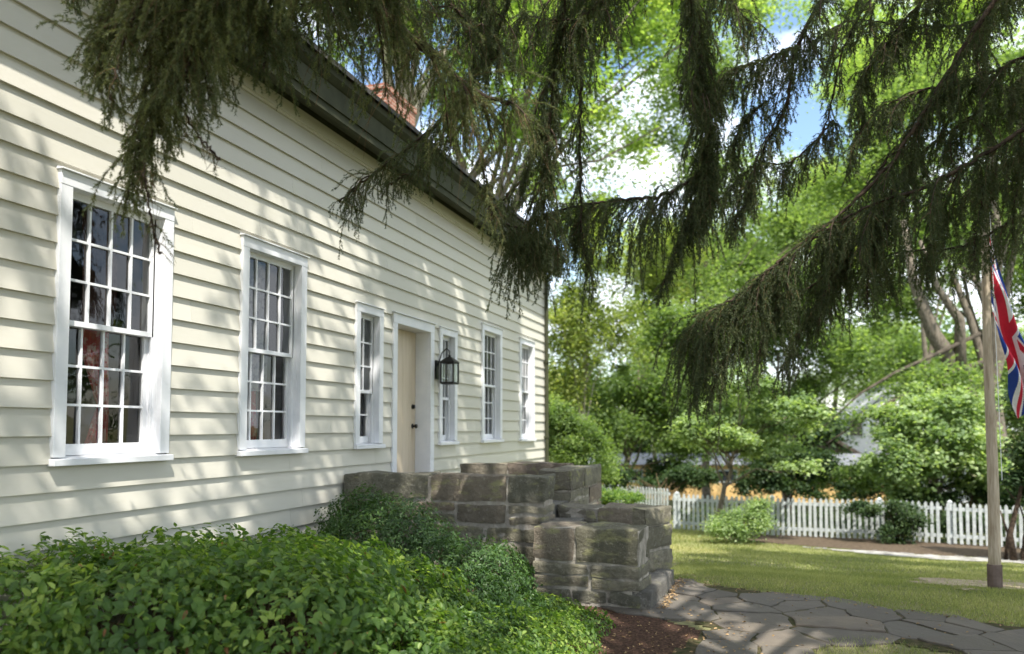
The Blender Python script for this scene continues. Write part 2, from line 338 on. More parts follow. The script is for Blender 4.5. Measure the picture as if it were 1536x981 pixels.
for i, (sx, sy) in enumerate(seeds):
    if not inpoly(np.array(sx), np.array(sy), PATH): continue
    poly = [(sx - 1, sy - .8), (sx + 1, sy - .8), (sx + 1, sy + .8), (sx - 1, sy + .8)]
    for j, (qx, qy) in enumerate(seeds):
        if j == i or abs(qx - sx) > 2 or abs(qy - sy) > 1.6: continue
        dx, dy = qx - sx, qy - sy; d = math.hypot(dx, dy); g = rs.uniform(.004, .013); poly = clip(poly, sx + dx / 2 - dx / d * g, sy + dy / 2 - dy / d * g, dx / d, dy / d)
        if len(poly) < 3: break
    if len(poly) < 3: continue
    pts = []
    for k in range(len(poly)):                                   # ragged split edges
        a = poly[k]; b = poly[(k + 1) % len(poly)]; ln = math.hypot(b[0] - a[0], b[1] - a[1]); ns = max(1, int(ln / .09))
        for q in range(ns):
            t = q / ns; f = .02 if q else 0
            pts.append((a[0] + (b[0] - a[0]) * t + rs.uniform(-f, f), a[1] + (b[1] - a[1]) * t + rs.uniform(-f, f)))
    h = .016 + rs.uniform(-.006, .010); tx, ty = rs.uniform(-.012, .012), rs.uniform(-.012, .012)
    n = len(pts); base = [(x, y, .0) for x, y in pts]; mid = [(x, y, h - .006 + (x - sx) * tx + (y - sy) * ty) for x, y in pts]
    top = [(sx + (x - sx) * .97, sy + (y - sy) * .97, h + (x - sx) * tx + (y - sy) * ty) for x, y in pts]
    fl.add(base + mid + top, [(k, (k + 1) % n, n + (k + 1) % n, n + k) for k in range(n)] + [(n + k, n + (k + 1) % n, 2 * n + (k + 1) % n, 2 * n + k) for k in range(n)] + [tuple(range(2 * n, 3 * n))], 0, rs.random())
tag(fl.build('flagstone_path', M['flagstone']), kind='structure')

# grass blades
def grass_at(n, x0, x1, y0, y1, hmin, hmax, wd):
    x = rng.uniform(x0, x1, n); y = rng.uniform(y0, y1, n)
    ok = ~inpoly(x + wob(x, y, .05, 7), y, PATH) & ~((x < 3.36 + .1) & (y < 8.65)) & ~((x < 4.0) & (y < 6.6))
    ok &= ~((y > fence_y(x) - 2.0 - .65 * sst(3.5, 6.5, x)) & (x > 3.4)) & ~in_gravel(x, y) & ~((((x - 6.55) / .75) ** 2 + ((y - 9.85) / .85) ** 2 + wob(x, y, .55, 6) < .8) & (rng.random(n) < .8))
    patch = .5 + .5 * wob(x, y, 1, .9) + .3 * wob(x, y, 1, 3.1)
    ok &= rng.random(n) < .45 + .7 * patch
    x = x[ok]; y = y[ok]; n = len(x); P = np.stack([x, y, ground(x, y)], 1); h = rng.uniform(hmin, hmax, n)
    a = rng.uniform(0, 2 * np.pi, n); sd = np.stack([np.cos(a), np.sin(a), a * 0], 1) * wd; ln = np.stack([rng.normal(0, .45, n), rng.normal(0, .45, n), np.ones(n)], 1) * h[:, None]
    return np.stack([P - sd, P + sd, P + ln], 1).reshape(-1, 3), np.repeat(np.clip(.25 + .5 * patch[ok] + rng.normal(0, .2, n), 0, 1), 3)
gv = [grass_at(95000, 3.2, 7.4, 7.2, 11, .018, .045, .003), grass_at(80000, 1.5, 9, 11, 20.5, .02, .045, .006), grass_at(30000, 4.5, 8.5, 3.9, 6.8, .025, .05, .0028), grass_at(14000, 1.0, 4, 15, 24, .04, .09, .01)]
V = np.concatenate([a for a, b in gv]); rr = np.concatenate([b for a, b in gv])
tag(np_mesh('grass', V, np.arange(len(V)).reshape(-1, 3), M['grass'], None, rr), 'short mown grass with dry yellowish patches beside the flagstone path', 'grass', kind='stuff')

# ------------------------------------------------------------------ the house
H0, H1 = -4.0, 15.7
WIN = [  # y0, y1, z0, z1, columns, rows of upper sash, rows of lower sash
    (3.945, 4.975, 1.355, 3.285, 4, 3, 3), (5.82, 6.83, 1.355, 3.285, 4, 3, 3), (7.83, 8.475, 1.365, 3.0, 2, 3, 2), (10.17, 10.81, 1.36, 3.005, 3, 3, 2),
    (11.87, 12.85, 1.36, 3.265, 4, 3, 3), (13.87, 14.8, 1.35, 3.25, 4, 3, 3)]
DOOR = (8.745, 9.98, .83, 3.0)
house = empty('farmhouse', (-4, 6, 0)); tag(house, 'long old house with cream clapboards, white sash windows and dark green eaves', 'house')
def cells(lo, hi, cuts): return sorted(set([lo, hi] + [c for c in cuts if lo < c < hi]))
open_ = [(a, b, c, d) for a, b, c, d, *_ in WIN] + [DOOR]
sd = MB(); EXPO = .178; z = .30; k = 0
while z < 4.98:
    z1 = min(z + EXPO, 5.0)
    joints = sorted(rs.uniform(H0, H1) for _ in range(5))
    for j0, j1 in zip([H0] + joints, joints + [H1 - .09]):
        if j1 - j0 < .02: continue
        rv = rs.random(); ys = cells(j0, j1, [q for o in open_ for q in o[:2]]); zs = cells(z, z1, [q for o in open_ for q in o[2:]])
        for a, b in zip(ys[:-1], ys[1:]):
            for c, d in zip(zs[:-1], zs[1:]):
                ym, zm = (a + b) / 2, (c + d) / 2
                if any(o[0] < ym < o[1] and o[2] < zm < o[3] for o in open_): continue
                xc = .030 - .024 * (c - z) / EXPO; xd = .030 - .024 * (d - z) / EXPO; b_ = b - (.0018 if b == j1 and j1 < H1 - .1 else 0)
                sd.add([(0, a, c), (xc, a, c), (xc, b_, c), (0, b_, c), (0, a, d), (xd, a, d), (xd, b_, d), (0, b_, d)],
                       [(0, 3, 2, 1), (4, 5, 6, 7), (0, 1, 5, 4), (1, 2, 6, 5), (2, 3, 7, 6), (3, 0, 4, 7)], 0, rv)
    z = z1
sd.build('clapboards', M['siding'], house)
wl = MB(); T = .16
ys = cells(H0, H1, [q for o in open_ for q in o[:2]]); zs = cells(-1.2, 5.0, [q for o in open_ for q in o[2:]])
for a, b in zip(ys[:-1], ys[1:]):
    for c, d in zip(zs[:-1], zs[1:]):
        ym, zm = (a + b) / 2, (c + d) / 2
        if any(o[0] < ym < o[1] and o[2] < zm < o[3] for o in open_): continue
        wl.box(-T, -.003, a, b, c, d)
wl.box(-8, -T, H0, H0 + .15, -1.2, 5); wl.box(-8, -T, H1 - .15, H1 - .003, -1.2, 5); wl.box(-8.1, -7.95, H0, H1, -1.2, 5)
for yy_ in (H0, H1 - .15): wl.prism([(-8, yy_, 5.0), (-T, yy_, 5.0), (-4.05, yy_, 7.9)][::-1], (0, .147, 0))
wl.build('wall', M['siding'], house)
fd = MB(); fd.box(-.12, .025, H0, H1, -1.2, .297); fd.build('foundation', M['stone'], house)
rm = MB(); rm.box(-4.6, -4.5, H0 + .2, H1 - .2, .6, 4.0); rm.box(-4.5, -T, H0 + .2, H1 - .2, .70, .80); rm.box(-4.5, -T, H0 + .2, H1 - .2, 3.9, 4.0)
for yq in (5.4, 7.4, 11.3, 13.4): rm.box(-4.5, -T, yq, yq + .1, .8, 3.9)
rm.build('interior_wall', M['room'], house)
cb = MB(); cb.box(.0, .036, H1 - .09, H1 + .03, .30, 4.72); cb.box(-.12, 0, H1 + .0, H1 + .03, .30, 4.72); cb.build('corner_board', M['white'], house, bevel=.003)
ev = MB()   # boxed cornice: frieze, bed mould, soffit, fascia, crown
ev.box(.0, .045, H0, H1 + .05, 4.72, 4.90); ev.box(.045, .10, H0, H1 + .1, 4.80, 4.90); ev.box(.0, .33, H0 - .3, H1 + .10, 4.90, 4.93)
ev.box(.30, .335, H0 - .3, H1 + .10, 4.66, 4.90)
ev.prism([(.10, H0, 4.74), (.30, H0, 4.66), (.30, H0, 4.69), (.10, H0, 4.80)], (0, H1 - H0 + .08, 0))
ev.box(.335, .355, H0 - .3, H1 + .10, 4.74, 4.95)
ev.prism([(.335, H0 - .3, 4.93), (.37, H0 - .3, 4.95), (.42, H0 - .3, 5.00), (.43, H0 - .3, 5.06), (.335, H0 - .3, 5.06)], (0, H1 - H0 + .40, 0))
ev.build('eave', M['green'], house)
fz = MB(); fz.box(.002, .048, H0, H1 - .09, 4.60, 4.718); fz.build('frieze_board', M['siding'], house)
rf = MB(); n_r = 22
for k in range(n_r):                                                     # shingle courses, each a lapped wedge
    t0, t1 = k / n_r, (k + 1.08) / n_r; x0 = .47 - 4.52 * t0; x1 = .47 - 4.52 * t1; za = 5.09 + 3.0 * t0; zb = 5.09 + 3.0 * t1
    rf.prism([(x0, H0 - .35, za - .03), (x0, H0 - .35, za + .022), (x1, H0 - .35, zb + .004), (x1, H0 - .35, zb - .03)][::-1], (0, H1 - H0 + .48, 0))
rf.prism([(-4.05, H0 - .35, 8.12), (-8.6, H0 - .35, 5.1), (-8.6, H0 - .35, 5.0), (-4.05, H0 - .35, 8.02)][::-1], (0, H1 - H0 + .48, 0))
roof = rf.build('roof', M['roof'], house)
ch = MB(); ch.box(-3.65, -2.9, 14.2, 15.6, 6.0, 8.42); ch.box(-3.68, -2.87, 14.17, 15.63, 8.423, 8.53); 
cho = ch.build('chimney', M['brick'], roof)
uv = cho.data.uv_layers.new(name='UVMap')
for p in cho.data.polygons:
    for li in p.loop_indices:
        co = cho.data.vertices[cho.data.loops[li].vertex_index].co; nn = p.normal
        uv.data[li].uv = (co.y, co.z) if abs(nn.x) > .5 else ((co.x, co.z) if abs(nn.y) > .5 else (co.x, co.y))
dp = MB(); dp.tube([(.075, H1 - .15, z) for z in np.linspace(-.9, 4.55, 12)] + [(.10, H1 - .16, 4.64), (.2, H1 - .2, 4.75), (.3, H1 - .2, 4.82)], .038, 10)
for z in (1.4, 2.9, 4.3): dp.box(.0, .118, H1 - .20, H1 - .10, z, z + .03)
dp.build('downspout', M['green'], house, smooth=False)

def make_window(y0, y1, z0, z1, nc, ru, rl, idx):
    win = MB(); c = .095; t = .045
    # casing boards around the opening
    win.box(.0, t, y0, y0 + c, z0 + .055, z1 - .105); win.box(.0, t, y1 - c, y1, z0 + .055, z1 - .105); win.box(.0, t + .002, y0, y1, z1 - .105, z1 - .012)
    win.prism([(.0, y0 - .012, z1 - .011), (.066, y0 - .012, z1 - .011), (.066, y0 - .012, z1 - .001), (.0, y0 - .012, z1 + .012)], (0, y1 - y0 + .024, 0))
    a, b = y0 + c, y1 - c; zl, zh = z0 + .06, z1 - .105
    win.box(-T, .0, y0, a, z0, z1); win.box(-T, .0, b, y1, z0, z1); win.box(-T, .0, a, b, zh, z1)    # jambs and head
    win.box(-.058, -.040, a, a + .02, zl, zh); win.box(-.058, -.040, b - .02, b, zl, zh)
    w_ = win.build('window', M['white'], house, bevel=.003)
    si = MB(); si.prism([(-T, y0 - .015, z0 + .0), (.075, y0 - .015, z0 + .0), (.075, y0 - .015, z0 + .042), (-T, y0 - .015, z0 + .062)], (0, y1 - y0 + .03, 0)); si.build('sill', M['white'], w_, bevel=.003)
    zm = zl + (zh - zl) * (rl / (ru + rl)) ; pane = MB()
    for nm, x, za, zb, rows in (('upper', -.040, zm - .018, zh, ru), ('lower', -.086, zl, zm + .018, rl)):
        s = MB(); xt = x - .036; st = .042; br = .075 if nm == 'lower' else .036; tr = .036 if nm == 'lower' else .048
        s.box(xt, x, a, a + st, za, zb); s.box(xt, x, b - st, b, za, zb); s.box(xt, x, a + st, b - st, za, za + br); s.box(xt, x, a + st, b - st, zb - tr, zb)
        ya, yb, zc, zd = a + st, b - st, za + br, zb - tr; m = .0085
        for k in range(1, nc): y = ya + (yb - ya) * k / nc; s.box(xt + .006, x - .004, y - m, y + m, zc, zd)
        for k in range(1, rows):
            z = zc + (zd - zc) * k / rows
            for q in range(nc):
                s.box(xt + .0075, x - .0055, ya + (yb - ya) * q / nc + (m if q else 0), ya + (yb - ya) * (q + 1) / nc - (m if q < nc - 1 else 0), z - m, z + m)
        s.build('sash', M['white'], w_)
        for q in range(nc):
            for k in range(rows):
                yq0 = ya + (yb - ya) * q / nc; yq1 = ya + (yb - ya) * (q + 1) / nc; zq0 = zc + (zd - zc) * k / rows; zq1 = zc + (zd - zc) * (k + 1) / rows
                tl = rs.uniform(-.003, .003); tz = rs.uniform(-.003, .003); xm = xt + .014
                pane.add([(xm - tl - tz, yq0, zq0), (xm + tl - tz, yq1, zq0), (xm + tl + tz, yq1, zq1), (xm - tl + tz, yq0, zq1)], [(0, 1, 2, 3)])
    pane.build('pane', M['glass'], w_)
    return w_
for i, a in enumerate(WIN): make_window(*a, i)

# door
y0, y1, z0, z1 = DOOR; c = .115
df = MB(); t = .04
df.box(0, t, y0, y0 + c, z0 - .02, z1 - .12); df.box(0, t, y1 - c, y1, z0 - .02, z1 - .12); df.box(0, t + .003, y0, y1, z1 - .12, z1)
df.prism([(.0, y0 - .015, z1 + .001), (.07, y0 - .015, z1 + .001), (.07, y0 - .015, z1 + .012), (.0, y0 - .015, z1 + .03)], (0, y1 - y0 + .03, 0))
df.box(-.24, 0, y0, y0 + c, z0 - .02, z1); df.box(-.24, 0, y1 - c, y1, z0 - .02, z1); df.box(-.24, 0, y0 + c, y1 - c, z1 - .12, z1)
fr = df.build('door_frame', M['white'], house, bevel=.003)
th = MB(); th.box(-.24, .09, y0 - .02, y1 + .02, z0 - .05, z0 + .015); th.build('threshold', M['slab'], fr)
dr = MB(); ya, yb = y0 + c + .004, y1 - c - .004; npl = 5
for k in range(npl): a = ya + (yb - ya) * k / npl; b = ya + (yb - ya) * (k + 1) / npl; dr.box(-.225, -.185, a + .0012, b - .0012, z0 + .02, z1 - .125)
door = dr.build('door', M['door'], house, bevel=.0015)
for z, r_, ln in ((1.88, .026, .03), (1.62, .027, .065)):
    kb = MB(); yk = yb - .09; kb.tube([(-.186, yk, z), (-.178, yk, z)], .034, 14); kb.tube([(-.178, yk, z), (-.18 + ln * .5, yk, z), (-.18 + ln * .55, yk, z), (-.18 + ln * .9, yk, z), (-.18 + ln, yk, z)], [.012, .012, r_, r_, r_ * .6], 14)
    kb.build('knob' if ln > .05 else 'lock', M['iron'], door, smooth=False)

# curtains inside the windows
def curtain(mat, y0, y1, z0, z1, x, label, pinch=None, amp=.03, waves=9):
    ny, nz_ = 60, 30; V = []; 
    for j in range(nz_ + 1):
        tz = j / nz_; z = z0 + (z1 - z0) * tz
        for i in range(ny + 1):
            ty = i / ny; w_ = 1.0
            if pinch: w_ = .35 + .65 * min(1, abs(tz - pinch) * 2.2) ** .8
            y = y1 - (y1 - y0) * w_ * (1 - ty)
            V.append((x + amp * math.sin(ty * waves * 2 * math.pi + .6 * math.sin(tz * 5)) * (.6 + .4 * (1 - tz)), y, z))
    F = [(j * (ny + 1) + i, j * (ny + 1) + i + 1, (j + 1) * (ny + 1) + i + 1, (j + 1) * (ny + 1) + i) for j in range(nz_) for i in range(ny)]
    o = np_mesh('curtain', np.array(V), np.array(F), mat, None, None, True); tag(o, label, 'curtain', 'curtains behind the sash windows'); return o
curtain(M['redcurtain'], 4.46, 4.72, 1.4, 2.34, -.30, 'red floral curtain tied in behind lower panes of the nearest large window', .38, .02, 5)
curtain(M['darkcurtain'], 4.46, 4.78, 2.36, 3.2, -.31, 'dark maroon curtain behind upper panes of the nearest large window', None, .02, 6)
curtain(M['lace'], 5.9, 6.7, 1.95, 3.2, -.32, 'white lace curtain in the second large window from the left', None, .02, 9)
curtain(M['redcurtain'], 6.18, 6.6, 1.4, 1.95, -.36, 'reddish patterned cloth low in the second large window', None, .02, 6)
curtain(M['lace'], 7.9, 8.4, 1.9, 2.95, -.26, 'pale lace curtain in the narrow window left of the door', None, .015, 6)

# wall lantern
ln = empty('wall_lantern', (.0, 10.07, 2.35)); tag(ln, 'black metal carriage lantern with glass sides on the wall right of the door', 'lantern')
b = MB(); b.box(.031, .05, 10.02, 10.12, 2.26, 2.52); b.tube([(.05, 10.07, 2.44), (.11, 10.07, 2.62), (.18, 10.07, 2.68), (.225, 10.07, 2.64), (.225, 10.07, 2.585)], .009, 8); b.build('bracket', M['iron'], ln)
b = MB(); X0, X1, Y0, Y1, Z0, Z1 = .135, .315, 9.98, 10.16, 2.20, 2.49
for x in (X0, X1):
    for y in (Y0, Y1): b.box(x - .009, x + .009, y - .009, y + .009, Z0, Z1)
for z in (Z0, Z1 - .018):
    b.box(X0 - .011, X1 + .011, Y0 - .011, Y0 + .008, z, z + .018); b.box(X0 - .011, X1 + .011, Y1 - .008, Y1 + .011, z, z + .018); b.box(X0 - .0105, X0 + .008, Y0 + .008, Y1 - .008, z, z + .018); b.box(X1 - .008, X1 + .0105, Y0 + .008, Y1 - .008, z, z + .018)
b.box(X0, X1, Y0, Y1, Z0 - .012, Z0); b.build('frame', M['iron'], ln)
b = MB(); q = [(X0 - .02, Y0 - .02, Z1), (X1 + .02, Y0 - .02, Z1), (X1 + .02, Y1 + .02, Z1), (X0 - .02, Y1 + .02, Z1)]; mx_, my_ = (X0 + X1) / 2, (Y0 + Y1) / 2
b.add(q + [(mx_ - .03, my_ - .03, Z1 + .07), (mx_ + .03, my_ - .03, Z1 + .07), (mx_ + .03, my_ + .03, Z1 + .07), (mx_ - .03, my_ + .03, Z1 + .07)], [(0, 1, 5, 4), (1, 2, 6, 5), (2, 3, 7, 6), (3, 0, 4, 7), (4, 5, 6, 7), (3, 2, 1, 0)]); b.tube([(mx_, my_, Z1 + .07), (mx_, my_, Z1 + .10)], .02, 8); b.build('cap', M['iron'], ln)
b = MB(); 
for x in (X0, X1): b.add([(x, Y0 + .009, Z0 + .018), (x, Y1 - .009, Z0 + .018), (x, Y1 - .009, Z1 - .018), (x, Y0 + .009, Z1 - .018)], [(0, 1, 2, 3)])
for y in (Y0, Y1): b.add([(X0 + .009, y, Z0 + .018), (X1 - .009, y, Z0 + .018), (X1 - .009, y, Z1 - .018), (X0 + .009, y, Z1 - .018)], [(0, 1, 2, 3)])
b.build('glass_panel', M['glass'], ln)
b = MB(); b.tube([(mx_, my_, Z0), (mx_, my_, Z0 + .10)], .012, 10); b.tube([(mx_, my_, Z0 + .10), (mx_, my_, Z0 + .13), (mx_, my_, Z0 + .18), (mx_, my_, Z0 + .21)], [.012, .024, .02, .003], 10); b.build('bulb', M['white'], ln)

# ------------------------------------------------------------------ stone stoop
stoop = empty('stone_stoop', (1.6, 8.8, 0)); tag(stoop, 'mossy fieldstone stoop with parapets and steps in front of the door', 'steps')
def stone_block(mb, c8, r, amp=.010):
    """c8: function (u,v,w) in 0..1 -> point; a rough rounded block"""
    nu = 7; idx = {}; vs = []; fs = []
    off = Vector((rs.uniform(0, 50), rs.uniform(0, 50), rs.uniform(0, 50)))
    cen = np.array(c8(.5, .5, .5))
    eu = np.linalg.norm(np.array(c8(1, .5, .5)) - np.array(c8(0, .5, .5))); evv = np.linalg.norm(np.array(c8(.5, 1, .5)) - np.array(c8(.5, 0, .5))); ew = np.linalg.norm(np.array(c8(.5, .5, 1)) - np.array(c8(.5, .5, 0)))
    def vert(i, j, k):
        key = (i, j, k)
        if key not in idx:
            g = lambda t, e: (t if t in (0, nu) else t)
            u, v, w_ = [(.0, .06, .25, .5, .5, .75, .94, 1.0)[t] if False else t / nu for t in (i, j, k)]
            # pull grid lines to the edges so the arris is rounded over ~2.5 cm
            def rem(t, e):
                q = min(.3, .016 / max(e, .01)); tab = [0, q, q + (1 - 2 * q) * .25, q + (1 - 2 * q) * .45, q + (1 - 2 * q) * .6, q + (1 - 2 * q) * .8, 1 - q, 1]; return tab[t]
            u, v, w_ = rem(i, eu), rem(j, evv), rem(k, ew)
            p = np.array(c8(u, v, w_), float); ne = sum(1 for t in (i, j, k) if t in (0, nu))
            d = cen - p; d /= np.linalg.norm(d) + 1e-9
            if ne == 2: p = p + d * .007
            if ne == 3: p = p + d * .014
            nv = noise.noise_vector((Vector(p) * 4 + off)) * amp * 1.8 + noise.noise_vector((Vector(p) * 19 + off)) * amp * .9
            idx[key] = len(vs); vs.append(p + np.array(nv))
        return idx[key]
    for s in (0, nu):
        for a in range(nu):
            for b_ in range(nu):
                fs.append((vert(s, a, b_), vert(s, a + 1, b_), vert(s, a + 1, b_ + 1), vert(s, a, b_ + 1)))
                fs.append((vert(a, s, b_), vert(a + 1, s, b_), vert(a + 1, s, b_ + 1), vert(a, s, b_ + 1)))
                fs.append((vert(a, b_, s), vert(a + 1, b_, s), vert(a + 1, b_ + 1, s), vert(a, b_ + 1, s)))
    mb.add(vs, fs, 0, r)
def wall_of_stone(name, A, B, thick, z0, ztop, courses, wmin, wmax, capw=None, seed=1, gap=.022, label=None):
    """straight wall from A to B (outer face), thickness towards the left of A->B"""
    global rs; old = rs; rs = random.Random(seed)
    A = np.array(A, float); B = np.array(B, float); d = B - A; Ln = np.linalg.norm(d); d /= Ln; nv = np.array([-d[1], d[0]]) * thick
    def P(s, t, z): q = A + d * s + nv * t; return (q[0], q[1], z)
    sm = MB(); zs_ = [z0]; rem_ = ztop - z0; tot = sum(courses)
    for c_ in courses: zs_.append(zs_[-1] + rem_ * c_ / tot)
    for ci in range(len(courses)):
        za, zb = zs_[ci], zs_[ci + 1]; last = ci == len(courses) - 1; s = 0; cuts = [0]
        if last and capw: cuts = list(capw)
        else:
            while s < Ln - wmin * .6: s += rs.uniform(wmin, wmax); cuts.append(min(s, Ln))
            if Ln - cuts[-1] > .001: cuts[-1] = Ln
        for a, b_ in zip(cuts[:-1], cuts[1:]):
            g = gap * rs.uniform(.5, 1.3); a2 = a + (g / 2 if a > 0 else -.004); b2 = b_ - (g / 2 if b_ < Ln else -.004); zc = za + (g / 2 if ci else 0); zd = zb - (0 if last else g / 2)
            if last: zd += rs.uniform(-.008, .012)
            split = (not last) and (zb - za) > .17 and rs.random() < .3
            pr = rs.uniform(-.006, .014) / thick; tw = rs.uniform(-.012, .012); tw2 = rs.uniform(-.010, .010)
            parts = [(zc, zd)] if not split else [(zc, (zc + zd) / 2 - g / 2), ((zc + zd) / 2 + g / 2, zd)]
            for (p0, p1) in parts:
                def c8(u, v, w_, a2=a2, b2=b2, p0=p0, p1=p1, pr=pr): return P(a2 + (b2 - a2) * u + tw * (w_ - .5), -pr + (1 + 2 * pr) * v, p0 + (p1 - p0) * w_ + tw2 * (u - .5))
                stone_block(sm, c8, rs.random(), .012)
    o = sm.build(name, M['stone'], stoop, smooth=True)
    mm = MB(); i_ = .016 / thick; e_ = .014
    q = [P(e_, i_, z0), P(Ln - e_, i_, z0), P(Ln - e_, 1 - i_, z0), P(e_, 1 - i_, z0)]; mm.prism(q, (0, 0, ztop - z0 - .016)); mm.build('mortar', M['darkmortar' if seed > 5 else 'mortar'], o)
    rs = old; return o
wall_of_stone('parapet', (0.04, 7.6), (2.26, 7.6), .36, -.2, 1.11, [.9, .8, .75, .7, .85, 1.0], .26, .60, [0, .99, 1.83, 2.22], 3, .04)
wall_of_stone('parapet', (2.26, 8.62), (2.26, 10.3), .34, -.2, 1.125, [.9, .8, 1, .7, .9, .9], .3, .6, [0, .7, 1.68], 8)
wall_of_stone('parapet', (1.9, 10.3), (.42, 10.3), .001 + .34, -.2, 1.125, [.9, .8, 1, .7, .9, .9], .3, .6, [0, .8, 1.48], 9)
wall_of_stone('cheek_wall', (2.28, 7.12), (3.27, 7.06), .46, -.2, .705, [.55, .5, .6, .5, .55, 1.5], .18, .62, [0, .40, .99], 21, .026)
wall_of_stone('cheek_wall', (3.17, 8.03), (3.37, 8.56), .42, -.2, .775, [1, .5, 1.0, 1.1, .75], .5, .8, [0, .567], 14)
wall_of_stone('cheek_wall', (2.27, 8.07), (3.02, 8.05), .5, -.2, .785, [1, .8, .8, .9, .7], .3, .5, [0, .40, .752], 15)
pf = MB(); pf.box(.04, 2.24, 7.97, 9.94, -.2, .80); pf.build('landing', M['slab'], stoop)
rs = random.Random(31)
st = MB()
for k in range(1, 5):
    xa = 3.36 - .27 * k if k > 1 else 3.36
    x1 = 3.36 - .27 * (k - 1); x0 = x1 - .34; zt = .17 * k
    ya_, yb_ = (7.075, 8.30) if k == 1 else (7.56, 8.06)
    if k == 1:
        stone_block(st, lambda u, v, w_: (3.285 + .075 * u + .06 * v if u > .5 else 3.20 + .06 * v, ya_ + (yb_ - ya_) * v, -.1 + (.1 + zt) * w_), .5, .004)
        stone_block(st, lambda u, v, w_: (2.7 + .6 * u, 7.55 + .5 * v, -.1 + (.1 + zt) * w_ - .002), .6, .004)
    else: stone_block(st, lambda u, v, w_: (x0 + (x1 - x0) * u, ya_ + (yb_ - ya_) * v, zt - .16 + .16 * w_), rs.random(), .004)
st.build('steps', M['slab'], stoop, smooth=True)

# ------------------------------------------------------------------ shrubs near the camera
def fbm(p, s, off=0): return np.array([noise.fractal(Vector((float(a) * s + off, float(b) * s, float(c) * s)), 1.0, 2.0, 3) for a, b, c in p])
def shrub(name, label, cat, blobs, n, lsize, W, mat, loc, full=True, group=None, depth=.35, stems=30, stem_r=.006, droop=.35, dead=0, ztop=None, sq=2):
    """blobs: ellipsoids (x,y,z,rx,ry,rz); leaves fill the outer shell of their union"""
    e = empty(name, loc); tag(e, label, cat, group)
    B = np.array(blobs, float); vol = (B[:, 3] * B[:, 4] + B[:, 4] * B[:, 5] + B[:, 3] * B[:, 5]); pick = rng.choice(len(B), int(n * 2.2), p=vol / vol.sum())
    u = nrm(rng.normal(size=(len(pick), 3))); u[:, 2] = np.where(u[:, 2] < -.25, -u[:, 2] * .6, u[:, 2]); u = nrm(u)
    rad = (1 - depth * rng.random(len(pick)) ** 1.7) / ((np.abs(u) ** sq).sum(1) ** (1 / sq))
    base = B[pick, :3] + u * B[pick, 3:] * rad[:, None]
    lump = fbm(base, 2.6, 5.0) * .17 + fbm(base, 9, 9.0) * .08
    P = base + u * lump[:, None] * np.minimum(1, B[pick, 3:].min(1) * 2)[:, None]
    inside = np.zeros(len(P), bool)
    for q in B:
        dd = (np.abs((P - q[:3]) / q[3:]) ** sq).sum(1); inside |= dd < (1 - depth * .8) ** sq
    ok = ~inside & (P[:, 2] > ground(P[:, 0], P[:, 1]) + .01)
    if ztop is not None: ok &= P[:, 2] < ztop
    P = P[ok][:n]; u = u[ok][:n]; m = len(P)
    side = nrm(np.cross(u, rng.normal(size=(m, 3)))); D = nrm(side + u * rng.uniform(.0, .9, (m, 1)) + np.array([0, 0, -1]) * rng.uniform(0, droop * 2, (m, 1)))
    Nn = nrm(u * .8 + np.array([0, 0, .9]) + rng.normal(0, .35, (m, 3))); Ls = lsize * rng.uniform(.45, 1.35, m)
    r = np.clip(rng.normal(.42, .26, m) + .35 * fbm(P, 2.5, 3), 0, 1)
    leaves('foliage', P, D, Nn, Ls, W, mat, e, r, full)
    if dead:
        k = rng.choice(m, dead); leaves('withered_leaves', P[k] + u[k] * .02, D[k] + np.array([0, 0, -.8]), Nn[k], Ls[k] * .9, .35, M['deadleaf'], e, None, full)
    s = MB(); gx, gy = loc[0], loc[1]
    for _ in range(stems):
        q = B[rng.integers(len(B))]; uu = nrm(rng.normal(size=3)); uu[2] = abs(uu[2]); tip = q[:3] + uu * q[3:] * .92
        g0 = np.array([q[0] + rng.normal(0, q[3] * .3), q[1] + rng.normal(0, q[4] * .3), 0]); g0[2] = ground(g0[0], g0[1]) - .03; mid = (g0 + tip) / 2 + rng.normal(0, .05, 3)
        s.tube([g0, g0 * .6 + mid * .4 + rng.normal(0, .015, 3), mid, (mid + tip) / 2 + rng.normal(0, .02, 3), tip], [stem_r, stem_r * .9, stem_r * .75, stem_r * .5, stem_r * .25], 5, cap=False)
    s.build('stems', M['stem'], e)
    return e
shrub('hedge', 'leafy green hedge with broad leaves filling the ground below the two near windows', 'hedge',
      [(.2, 3.45, .43, .8, .75, .47), (1.0, 3.75, .43, .75, .70, .47), (1.7, 4.0, .41, .70, .65, .44), (2.2, 4.2, .24, .45, .55, .34), (.5, 4.4, .40, .6, .9, .43), (1.2, 4.75, .37, .8, .8, .40), (1.8, 4.95, .27, .6, .7, .33), (1.0, 5.5, .30, .8, .7, .36),
       (.45, 5.6, .32, .45, .9, .40), (1.5, 5.6, .22, .6, .6, .30), (-.2, 3.0, .43, .8, .75, .48)],
      33000, .056, .60, M['hedge'], (1.4, 4.3, 0), dead=300, stems=420, stem_r=.005, depth=.5, sq=3.4, droop=.5)
shrub('evergreen_shrub', 'dark small-leaved shrub growing against the stone parapet', 'shrub',
      [(1.0, 6.75, .34, .80, .62, .58), (1.75, 6.55, .22, .70, .65, .42), (.6, 7.0, .45, .42, .42, .56), (2.15, 6.2, .08, .5, .6, .22), (1.9, 5.8, .16, .6, .7, .32), (2.2, 5.2, .12, .5, .7, .30)],
      38000, .034, .52, M['box'], (1.4, 6.7, 0), stems=60, stem_r=.005, depth=.4)
